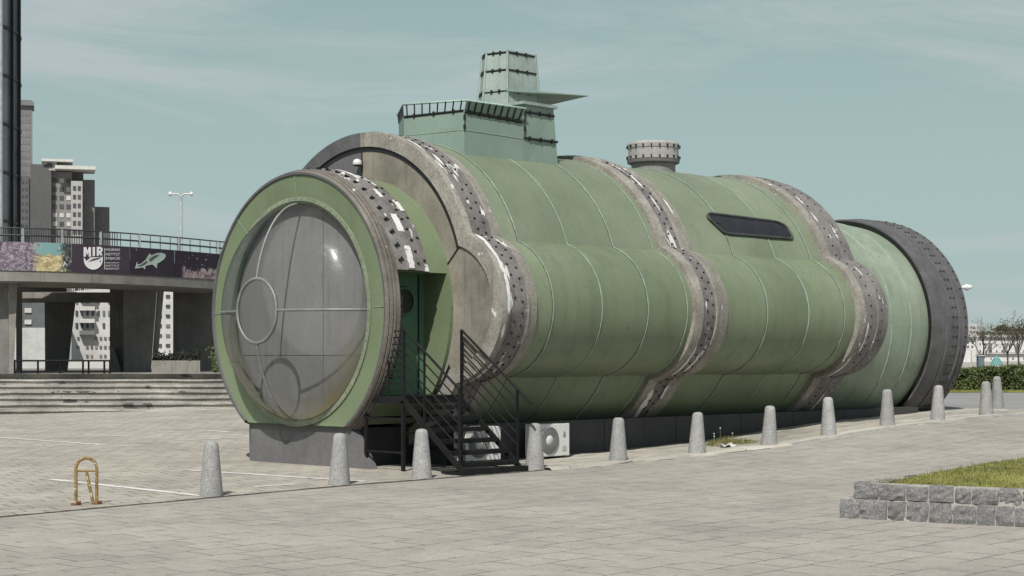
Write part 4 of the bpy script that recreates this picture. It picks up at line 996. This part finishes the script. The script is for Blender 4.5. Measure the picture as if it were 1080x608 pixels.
# concrete steps
STP = thing('concrete_steps', 'broad worn concrete steps leading up to the terrace', 'steps', site(100, 55, 0))
STEPM = mat_worn('worn step concrete', (.31, .295, .27), .9, 0, .7, .4, .5, 16, .25, patches=((.10, .095, .088), .60, 1.5, (.7, .7, 1.6)), bumps=.4, streak_s=(3, 3, .6))
n = 7
for k in range(n):
    mb = MB(); z1 = 1.285 - k * .178; z0 = z1 - .178
    cols = [float(p) for p in range(-90, 300, 15)]
    off = [58.3 - .70 * k * (1.02 - .0012 * max(0, p)) for p in cols]
    rj = random.Random(k); jz = [rj.uniform(-.008, .008) for _ in cols]
    top_in = [site(p, d + .75, z1 + j) for p, d, j in zip(cols, off, jz)]; top_out = [site(p, d, z1 + j) for p, d, j in zip(cols, off, jz)]; bot = [site(p, d + .02, z0 - .03) for p, d in zip(cols, off)]
    lip = [q - Vector((0, 0, .055)) for q in top_out]; back = [q + EY * .06 for q in lip]; mb.grid([top_in, top_out, lip, back, [q + EY * .05 for q in bot]], 0, False); mb.build('step', STEPM, STP)
# pale apron at the right foot of the steps
mb = MB(); a = [site(p, d, 0) for p, d in ((150, 53.6), (252, 55.2), (252, 57.5), (165, 54.6))]
mb.hexa([Vector((q.x, q.y, gz(q.x, q.y) - .1)) for q in a], [Vector((q.x, q.y, gz(q.x, q.y) + (.03 if i < 2 else .09))) for i, q in enumerate(a)]); tag(mb.build('apron', mat_worn('pale apron', (.36, .345, .315), .9, 0, .8, .2, .3, 20, .15, bumps=.3)), kind='structure')

# ================================================================== BUILDINGS BEHIND
def turned(p, d):
    """far blocks stand square to the street that runs out from the promenade"""
    return d + (.27 * (p - 60) if p < 500 else -.27 * (p - 1050)) / F * d
def block(mb, p0, p1, d, depth, z0, z1, mi=0):
    a, b = site(p0, turned(p0, d), 0), site(p1, turned(p1, d), 0); n = (EX * (-.26 if p0 < 500 else .27) + EY * .965).normalized()
    c, e = b + n * depth, a + n * depth
    mb.hexa([Vector((q.x, q.y, z0)) for q in (a, b, c, e)], [Vector((q.x, q.y, z1)) for q in (a, b, c, e)], mi)
def windows(par, p0, p1, d, z0, z1, nx, nz, mat, fw=.6, fh=.55, skew=0, skip=0, seed=1, name='window', mat2=None):
    rg = random.Random(seed); first = None
    for i in range(nx):
        for k in range(nz):
            if rg.random() < skip: continue
            pc = p0 + (p1 - p0) * (i + .5) / nx; w = (p1 - p0) / nx * fw / 2; zc = z0 + (z1 - z0) * (k + .5) / nz; h = (z1 - z0) / nz * fh / 2
            a, b = site(pc - w, turned(pc - w, d) - .12, 0), site(pc + w, turned(pc + w, d) - .12, 0); mb = MB(); n = EY * .2
            mb.hexa([Vector((q.x, q.y, zc - h)) for q in (a, b, b + n, a + n)], [Vector((q.x, q.y, zc + h)) for q in (a, b, b + n, a + n)])
            mb.build(name, mat if (mat2 is None or rg.random() < .75) else mat2, par)
WIN = mat_worn('far window', (.065, .068, .074), .3, 0, .2, .3, 0, 3, .2, bumps=0)
WINP = mat_worn('far pale window', (.16, .165, .17), .4, 0, .2, .3, 0, 3, .2, bumps=0)
GREYB = mat_worn('grey facade', (.16, .157, .163), .7, 0, .05, .12, 0, .6, .1, bumps=0)
# glass tower
GT = thing('glass_tower', 'dark round glass tower with vertical mullions at the left edge', 'tower', site(-120, 112, 0))
GLT = mat_worn('tinted facade glass', (.14, .15, .16), .16, 0, .15, .25, 0, .6, .2, bumps=0, spec=.6)
cR, dT = 9.0, 112.0; cxp = site(540 + (-31.75 - cR) / dT * F, dT, 0)
mb = MB(); mb.lathe([(cR, -1), (cR, 42), (cR - 1, 42.5), (.01, 42.6)], (cxp.x, cxp.y, 0), 36, smooth=False); mb.build('facade', GLT, GT)
mb = MB()
for z in frange(1.2, 42, 3.05):
    mb.lathe([(cR - .05, z - .09), (cR + .10, z - .09), (cR + .10, z + .09), (cR - .05, z + .09)], (cxp.x, cxp.y, 0), 36, smooth=False)
mb.build('floor_bands', mat_worn('dark mullion', (.02, .02, .024), .5, .2, 1, .2, 0, 10, .1, bumps=0), GT)
for i in range(36):
    a = i * 2 * pi / 36; q = Vector((cxp.x + (cR + .09) * cos(a), cxp.y + (cR + .09) * sin(a), 20))
    if (q - CAM).dot(EY) > dT + 2: continue
    mb = MB(); mb.box((q.x, q.y, 20.5), (.2, .16, 43), 0, Matrix.Rotation(a, 3, 'Z')); mb.build('mullion', GALV if i % 3 == 0 else MATS['dark mullion'], GT)
# slim grey high-rise
HR = thing('high_rise', 'tall slim grey high rise peeking out beside the glass tower', 'tower', site(20, 520, 0))
mb = MB(); block(mb, 2, 34, 520, 12, 0, zat(107, 520)); block(mb, 10, 36, 519, 13, zat(113, 520), zat(109, 520)); block(mb, 14, 20, 520, 5, zat(107, 520), zat(100, 520)); mb.build('shaft', GREYB, HR)
mb = MB(); block(mb, 2, 30.5, 518, 2, zat(250, 520), zat(187, 520)); mb.build('lower_storeys', mat_worn('dull facade', (.095, .092, .096), .7, 0, .05, .12, 0, .6, .1, bumps=0), HR)
windows(HR, 18, 32, 520, zat(186, 520), zat(118, 520), 4, 9, WINP, .55, .45, seed=3)
windows(HR, 18, 30, 518, zat(250, 520), zat(190, 520), 3, 8, WIN, .5, .4, seed=4)
# apartment block
AB = thing('apartment_block', 'grey and white apartment block with stepped roof and overhanging slab', 'building', site(75, 400, 0))
D = 400
mb = MB(); block(mb, 32, 54, D - 2, 3, 0, zat(175, D)); mb.build('dark_wing', mat_worn('charcoal facade', (.085, .084, .088), .8, 0, .06, .15, 0, .8, .1, bumps=0), AB)
mb = MB(); block(mb, 46, 76, D, 8, 0, zat(181, D)); mb.build('grey_wing', mat_worn('mid grey facade', (.20, .19, .19), .8, 0, .06, .12, 0, .8, .1, bumps=0), AB)
mb = MB(); block(mb, 75, 87, D - 3, 8, 0, zat(192, D)); block(mb, 45, 60, D - 2, 10, zat(181, D), zat(171, D)); mb.build('white_wing', mat_worn('white facade', (.34, .33, .325), .8, 0, .06, .08, 0, .8, .06, bumps=0), AB)
mb = MB(); block(mb, 60, 88, D + 3, 6, 0, zat(180, D)); mb.build('setback', mat_worn('drab grey facade', (.16, .155, .16), .8, 0, .06, .12, 0, .8, .1, bumps=0), AB)  # setback is a darker grey than the grey and white wings
mb = MB(); block(mb, 58, 101, D - 4, 10, zat(180, D), zat(176.4, D)); block(mb, 44, 77, D - 3, 8, zat(172, D), zat(169.4, D)); mb.build('roof_slab', CONCW, AB)
BRNB = mat_worn('brown brick facade', (.145, .138, .140), .85, 0, .06, .15, 0, .8, .12, bumps=0)
mb = MB(); block(mb, 86, 100, D + 2, 9, 0, zat(188, D)); block(mb, 99, 115.5, D + 6, 9, 0, zat(215, D)); mb.build('brown_wing', BRNB, AB)
windows(AB, 54, 76, D, zat(250, D), zat(186, D), 3, 7, WIN, .6, .5, seed=5, mat2=CONCW)
windows(AB, 76, 86, D - 3, zat(250, D), zat(195, D), 2, 6, WIN, .62, .5, seed=6)
windows(AB, 47, 58, D - 2, zat(180, D), zat(172, D), 1, 1, WIN, .5, .6)
windows(AB, 87, 99, D + 2, zat(250, D), zat(192, D), 2, 6, WINP, .25, .3, seed=8, skip=.3); windows(AB, 100, 115, D + 6, zat(250, D), zat(218, D), 3, 4, WINP, .25, .3, seed=9, skip=.3)
# pale buildings seen under the terrace
UB_ = thing('office_block', 'white building with dark windows glimpsed between the terrace pillars', 'building', site(120, 170, 0))
WHT = mat_worn('bright white facade', (.50, .49, .485), .8, 0, .2, .12, .2, 1.0, .1, bumps=0)
mb = MB(); block(mb, 76, 190, 170, 10, 0, 9.8); mb.build('wall', WHT, UB_)
windows(UB_, 78, 118, 170, 4.2, 9.0, 7, 4, WIN, .42, .42, seed=10, skip=.2, mat2=WINP); windows(UB_, 164, 190, 170, 2.4, 8.2, 3, 6, WIN, .5, .3, seed=12, mat2=WINP); windows(UB_, 80, 118, 170, 1.4, 4.0, 8, 3, WINP, .5, .3, seed=13, mat2=CONC, skip=.3)
for z in (4.25, 5.4, 6.6, 7.8):
    mb = MB(); block(mb, 84, 100, 169.2, .8, z - .35, z + .05); mb.build('balcony', CONCW if z > 5 else GREYB, UB_)
GRF = thing('graffiti_wall', 'grey wall with dark green graffiti seen under the terrace', 'wall', site(35, 110, 0))
mb = MB(); block(mb, 10, 56, 110, .4, .5, zat(346, 110)); mb.build('wall', mat_worn('grey wall', (.42, .43, .42), .85, 0, 1, .15, .3, 10, .1, bumps=.1), GRF)
mb = MB(); rg = random.Random(4)
for i in range(13):
    p = 28 + i * 1.5; z0 = zat(371 - rg.uniform(0, 5), 110); z1 = zat(352 + rg.uniform(0, 6), 110); mb.tube([site(p, 109.9, z0), site(p + rg.uniform(-1.5, 1.5), 109.9, (z0 + z1) / 2), site(p + rg.uniform(-1.2, 1.2), 109.9, z1)], .05, 5)
mb.build('graffiti', mat_worn('green spray paint', (.03, .10, .085), .7, 0, 1, .2, 0, 10, .1, bumps=0), GRF)
OB2 = thing('brick_house', 'dark facade with pale window rows seen between left terrace pillars', 'building', site(35, 160, 0))
mb = MB(); block(mb, 2, 52, 160, 8, 0, 10.0); mb.build('wall', mat_worn('dark facade', (.10, .11, .112), .8, 0, .2, .15, 0, 1, .1, bumps=0), OB2); windows(OB2, 25, 34, 160, 4.4, 8.6, 1, 4, CONCW, .8, .4)  # window rows are plain pale concrete colour
LW = thing('white_van', 'white delivery van parked beyond the terrace', 'van', site(100, 95, 0)) if 0 else None
mb = MB(); block(mb, 72, 116, 88, .4, 1.0, zat(381.5, 88)); tag(mb.build('parapet_wall', CONCW), 'low bright white wall behind the black guard rail', 'wall')
# shrub by the right end of the terrace
rg = random.Random(31); mb = MB(); mb.fixn = False; pts = []
for i in range(1500): pts.append(site(233 + rg.gauss(0, 4), 63.5 + rg.gauss(0, .5), 1.2 + rg.random() ** .7 * 1.0))
leaves(mb, pts, .07, rg); tag(mb.build('shrub', LEAF), 'green shrub just left of the dome rim at the end of the terrace', 'shrub')

# street lamps
def lamp(px, d, py, arms, label, za):
    q = site(px, d, 0); zt = zat(py, d); t = thing('street_lamp', label, 'street lamp', (q.x, q.y, 0))
    mb = MB(); mb.tube([(q.x, q.y, za), (q.x, q.y, zt * .6), (q.x, q.y, zt)], [.13, .09, .07], 10); mb.build('pole', GALV, t)
    for a in arms:
        e = q + EX * a + Vector((0, 0, zt + .1)); mb = MB(); mb.tube([(q.x, q.y, zt - .05), q + EX * (a * .35) + Vector((0, 0, zt + .12)), e], .05, 6); mb.build('arm', GALV, t)
        f = q + EX * (a * 1.35) + Vector((0, 0, zt + .13)); mb = MB(); mb.tube([e - Vector((0, 0, .0)), (e + f) / 2, f], [.06, .15, .06], 8); mb.build('lamp_head', WHITEP, t)
lamp(191, 95, 207, (-.5, .48), 'double armed street lamp rising behind the terrace railing', 0)
lamp(985, 75, 306, (1.2,), 'street lamp whose single arm reaches out from behind the stern ring', .4)

# ================================================================== RIGHT BACKGROUND
DH = 62.0
HG = thing('clipped_hedge', 'long clipped dark green hedge across the road by the stern', 'hedge', site(1040, DH, .6))
p0, p1 = 960, 1200
mb = MB(); a, b = site(p0, DH, 0), site(p1, DH, 0)
def hz(t): return 1.50 + .04 * sin(t * 17) + .03 * sin(t * 41)
cols = [i / 60 for i in range(61)]
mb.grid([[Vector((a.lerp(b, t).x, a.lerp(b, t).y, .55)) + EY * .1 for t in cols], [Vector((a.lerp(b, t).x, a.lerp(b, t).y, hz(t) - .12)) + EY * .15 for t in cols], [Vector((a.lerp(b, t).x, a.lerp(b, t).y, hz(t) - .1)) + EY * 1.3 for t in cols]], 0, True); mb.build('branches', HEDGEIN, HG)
mb = MB(); mb.fixn = False; rg = random.Random(8); pts = []
for i in range(15000):
    t = rg.random(); q = a.lerp(b, t)
    if rg.random() < .62: pts.append(Vector((q.x, q.y, .58 + rg.random() ** .8 * (hz(t) - .62))) + EY * rg.uniform(-.08, .14))
    else: pts.append(Vector((q.x, q.y, hz(t) - .1 + rg.gauss(.03, .035))) + EY * rg.uniform(0, 1.3))
leaves(mb, pts, .055, rg); mb.build('foliage', LEAF, HG)
mb = MB(); mb.fixn = False
q0, q1 = site(940, DH - 1.6, 0), site(1200, DH - 1.6, 0)
mb.grid([[Vector((q0.lerp(q1, t).x, q0.lerp(q1, t).y, .62)) for t in cols], [Vector((q0.lerp(q1, t).x, q0.lerp(q1, t).y, .63)) + EY * 2.2 for t in cols]], 0, True)
rg = random.Random(9)
for i in range(5000):
    q = q0.lerp(q1, rg.random()) + EY * rg.uniform(0, 1.7); q = Vector((q.x, q.y, .62)); h = rg.uniform(.03, .09); w = .015; mb.face([q - EX * w, q + EX * w, q + EX * rg.uniform(-.03, .03) + Vector((0, 0, h))], 0)
tag(mb.build('verge_grass', GRASSM), 'strip of dry grass at the foot of the hedge', 'grass', kind='stuff')
# pale town blocks
TB = thing('white_block', 'long white apartment block with small windows beyond the hedge', 'building', site(1050, 380, 0)); D = 380
mb = MB(); block(mb, 1030, 1140, D, 14, 0, zat(350.5, D)); mb.build('wall', WHT, TB)
mb = MB(); block(mb, 1029, 1141, D - .5, 15, zat(350.6, D), zat(349.6, D)); mb.build('roof', CONC, TB)
windows(TB, 1031, 1083, D, zat(390, D), zat(351.5, D), 9, 5, WIN, .24, .28, seed=20, mat2=WINP, skip=.22)
for pz in (354.5, 372):
    mb = MB(); block(mb, 1031, 1139, D - .8, .6, zat(pz + .5, D), zat(pz, D)); mb.build('string_course', CONC, TB)
for pp in (1043, 1058, 1071):
    mb = MB(); block(mb, pp, pp + 3.2, D - 1.2, 1.0, zat(366, D), zat(362.5, D)); mb.build('balcony', GREYB, TB)
TC = thing('white_house', 'white stepped house half hidden by the stern ring', 'building', site(1020, 340, 0)); D = 340
mb = MB(); block(mb, 1000, 1030, D, 10, 0, zat(358, D)); block(mb, 1000, 1024, D - 8, 7, 0, zat(370, D)); mb.build('wall', WHT, TC)
mb = MB(); block(mb, 1016, 1029.5, D - .5, 10, zat(357.9, D), zat(355.5, D)); mb.build('roof', GREYB, TC)
windows(TC, 1014, 1028, D, zat(368, D), zat(359, D), 3, 2, WIN, .4, .4, seed=22)
TD = thing('grey_block', 'distant grey block rising behind the white house', 'building', site(1025, 480, 0))
mb = MB(); block(mb, 1010, 1034, 480, 12, 0, zat(342, 480)); mb.build('wall', mat_worn('pale grey facade', (.34, .33, .34), .8, 0, .05, .12, 0, .6, .1, bumps=0), TD); windows(TD, 1012, 1033, 480, zat(352, 480), zat(343, 480), 6, 2, WINP, .5, .4)
# roofs and a far crown
rg = random.Random(14); mb = MB(); mb.fixn = False
pts = [site(1057 + rg.gauss(0, 3.2), 430, zat(349 - abs(rg.gauss(0, 2.0)), 430)) for i in range(700)]; leaves(mb, pts, .45, rg); q = site(1057, 430, 0)
FT = thing('far_tree', 'round dark evergreen crown above the white block roof', 'tree', (q.x, q.y, 0)); mb.build('crown', mat_worn('far foliage', (.05, .07, .05), .8, 0, .3, .3, 0, 2, .2, bumps=0), FT)
mb = MB(); mb.tube([(q.x, q.y, 0), (q.x, q.y, 7)], .3, 6); mb.build('trunk', TWIG, FT)
RF = thing('dark_house', 'dark low pitched roof showing behind the white block', 'building', site(1072, 440, 0))
mb = MB(); block(mb, 1062, 1100, 440, 10, 0, zat(347.5, 440)); mb.build('wall', GREYB, RF); mb = MB(); block(mb, 1060, 1102, 439, 12, zat(347.5, 440), zat(346, 440)); block(mb, 1074.5, 1076.5, 439, 2, zat(346, 440), zat(344, 440)); mb.build('roof', BRNB, RF)

def bare_tree(px, d, h, label, seed):
    rg = random.Random(seed); q = site(px, d, .5); t = thing('bare_tree', label, 'tree', q, 'bare trees beyond the hedge')
    wood = MB(); tips = []
    def grow(p, dr, L, r, lvl):
        e = p + dr * L; wood.tube([p, (p + e) / 2 + Vector((rg.uniform(-.05, .05), rg.uniform(-.05, .05), 0)) * L, e], [r, r * .85, r * .65], 5, 1 if lvl else 0, cap=False)
        if lvl >= 4: tips.append(e); return
        for k in range(3 if lvl else 5):
            v = (dr + Vector((rg.gauss(0, .5), rg.gauss(0, .5), rg.uniform(-.05, .35)))).normalized(); st = p.lerp(e, rg.uniform(.55, 1.0)) if k else e
            grow(st, v, L * rg.uniform(.55, .8), r * .55, lvl + 1)
    grow(q, Vector((rg.uniform(-.05, .05), rg.uniform(-.05, .05), 1)).normalized(), h * .36, h * .018, 0)
    wood.fixn = False; wood.build('trunk', [TWIG, TWIG], t)
    mb = MB(); mb.fixn = False; leaves(mb, [p + Vector((rg.gauss(0, .12), rg.gauss(0, .12), rg.gauss(0, .12))) for p in tips for _ in range(4)], .075, rg); mb.build('crown', BUD, t)
bare_tree(1037, 150, 5.0, 'sparse budding tree left of three, before the white block', 41)
bare_tree(1062, 150, 4.6, 'bare tree in the middle of three, in front of the white block', 42)
bare_tree(1075, 145, 5.2, 'bare tree rightmost of three, in front of the white block', 43)
# teal parasol and dark booth beyond the hedge
q = site(1051, 110, .35); PR = thing('parasol', 'small teal parasol showing above the hedge', 'parasol', q)
mb = MB(); mb.tube([q, q + Vector((0, 0, 1.5))], .03, 6); mb.build('pole', GALV, PR); mb = MB(); mb.lathe([(.42, .95), (.40, 1.02), (.24, 1.3), (.01, 1.55)], (q.x, q.y, q.z), 8, smooth=False); mb.build('canopy', mat_worn('teal cloth', (.10, .23, .22), .8, 0, 2, .2, 0, 10, .1, bumps=0), PR)
q = site(1034, 105, .6); KB = thing('information_kiosk', 'slate blue kiosk standing behind the hedge', 'kiosk', q)
mb = MB(); mb.box((q.x, q.y, q.z + .6), (.5, .35, 1.3), 0, Matrix.Rotation(.8, 3, 'Z')); mb.build('cabinet', mat_worn('slate blue paint', (.10, .145, .17), .6, 0, 2, .2, .2, 10, .1, bumps=0), KB, .03); mb = MB(); mb.box((q.x, q.y, q.z + 1.28), (.62, .45, .06), 0, Matrix.Rotation(.8, 3, 'Z')); mb.build('roof', GALV, KB)

# ================================================================== LIGHT, SKY, CAMERA
sd = Vector((-.546, -.356, .759)).normalized()
su = bpy.data.lights.new('sun', 'SUN'); su.energy = 4.9; su.angle = radians(.5); su.color = (1.0, .955, .89)
so = bpy.data.objects.new('sun', su); C.objects.link(so); so.rotation_euler = (-sd).to_track_quat('-Z', 'Y').to_euler(); so.location = (-30, -20, 40)
w = bpy.data.worlds.new('World'); sc.world = w; w.use_nodes = True; nt = w.node_tree; bg = nt.nodes['Background']
sky = nt.nodes.new('ShaderNodeTexSky'); sky.sky_type = 'NISHITA'; sky.sun_disc = False; sky.sun_elevation = math.asin(sd.z); sky.sun_rotation = atan2(sd.x, sd.y); sky.air_density = 1.0; sky.dust_density = 2.0; sky.ozone_density = 1.0
hs = nt.nodes.new('ShaderNodeHueSaturation'); hs.inputs['Saturation'].default_value = .55; nt.links.new(sky.outputs[0], hs.inputs['Color'])
tint = mixc(nt, 1.0, hs.outputs[0], (.80, .92, .90), 'MULTIPLY')
co = coords(nt, 'Generated'); sz = nt.nodes.new('ShaderNodeSeparateXYZ'); nt.links.new(co, sz.inputs[0])
# thin high veil that lies along the horizon and opens towards the zenith
veil = ramp(nt, [(0, (4.35, 5.6, 5.45)), (.10, (3.85, 5.15, 5.05)), (.22, (3.0, 4.3, 4.28))]); nt.links.new(sz.outputs[2], veil.inputs[0])
low = mth(nt, 'SUBTRACT', 1.0, thr(nt, sz.outputs[2], .2, .5))
base = mixc(nt, mul(nt, low, .85), tint, veil.outputs[0])
cn = noise(nt, co, 2.6, 8, .64, (1, 1, 6.5), .8); cl = mul(nt, thr(nt, cn, .42, .66), .72)
cloud = mixc(nt, cl, base, (5.0, 5.5, 5.65))
nt.links.new(cloud, bg.inputs[0]); bg.inputs[1].default_value = .10
cam = bpy.data.cameras.new('camera'); co_ = bpy.data.objects.new('camera', cam); C.objects.link(co_); co_.location = CAM
cam.sensor_width = 36; cam.lens = 36 * F / 1080; cam.shift_y = (HY - 304) / 1080; cam.clip_end = 6000; cam.clip_start = .1
co_.rotation_euler = EY.to_track_quat('-Z', 'Y').to_euler(); co_.rotation_euler = (pi / 2, 0, atan2(EY.y, EY.x) - pi / 2)
sc.camera = co_
sc.view_settings.view_transform = 'Standard'; sc.view_settings.look = 'None'; sc.view_settings.gamma = 1; sc.view_settings.use_curve_mapping = False; sc.view_settings.exposure = 0
sc.cycles.max_bounces = 6; sc.cycles.transparent_max_bounces = 12
for o in list(bpy.data.objects):
    if '_local' in o: del o['_local']
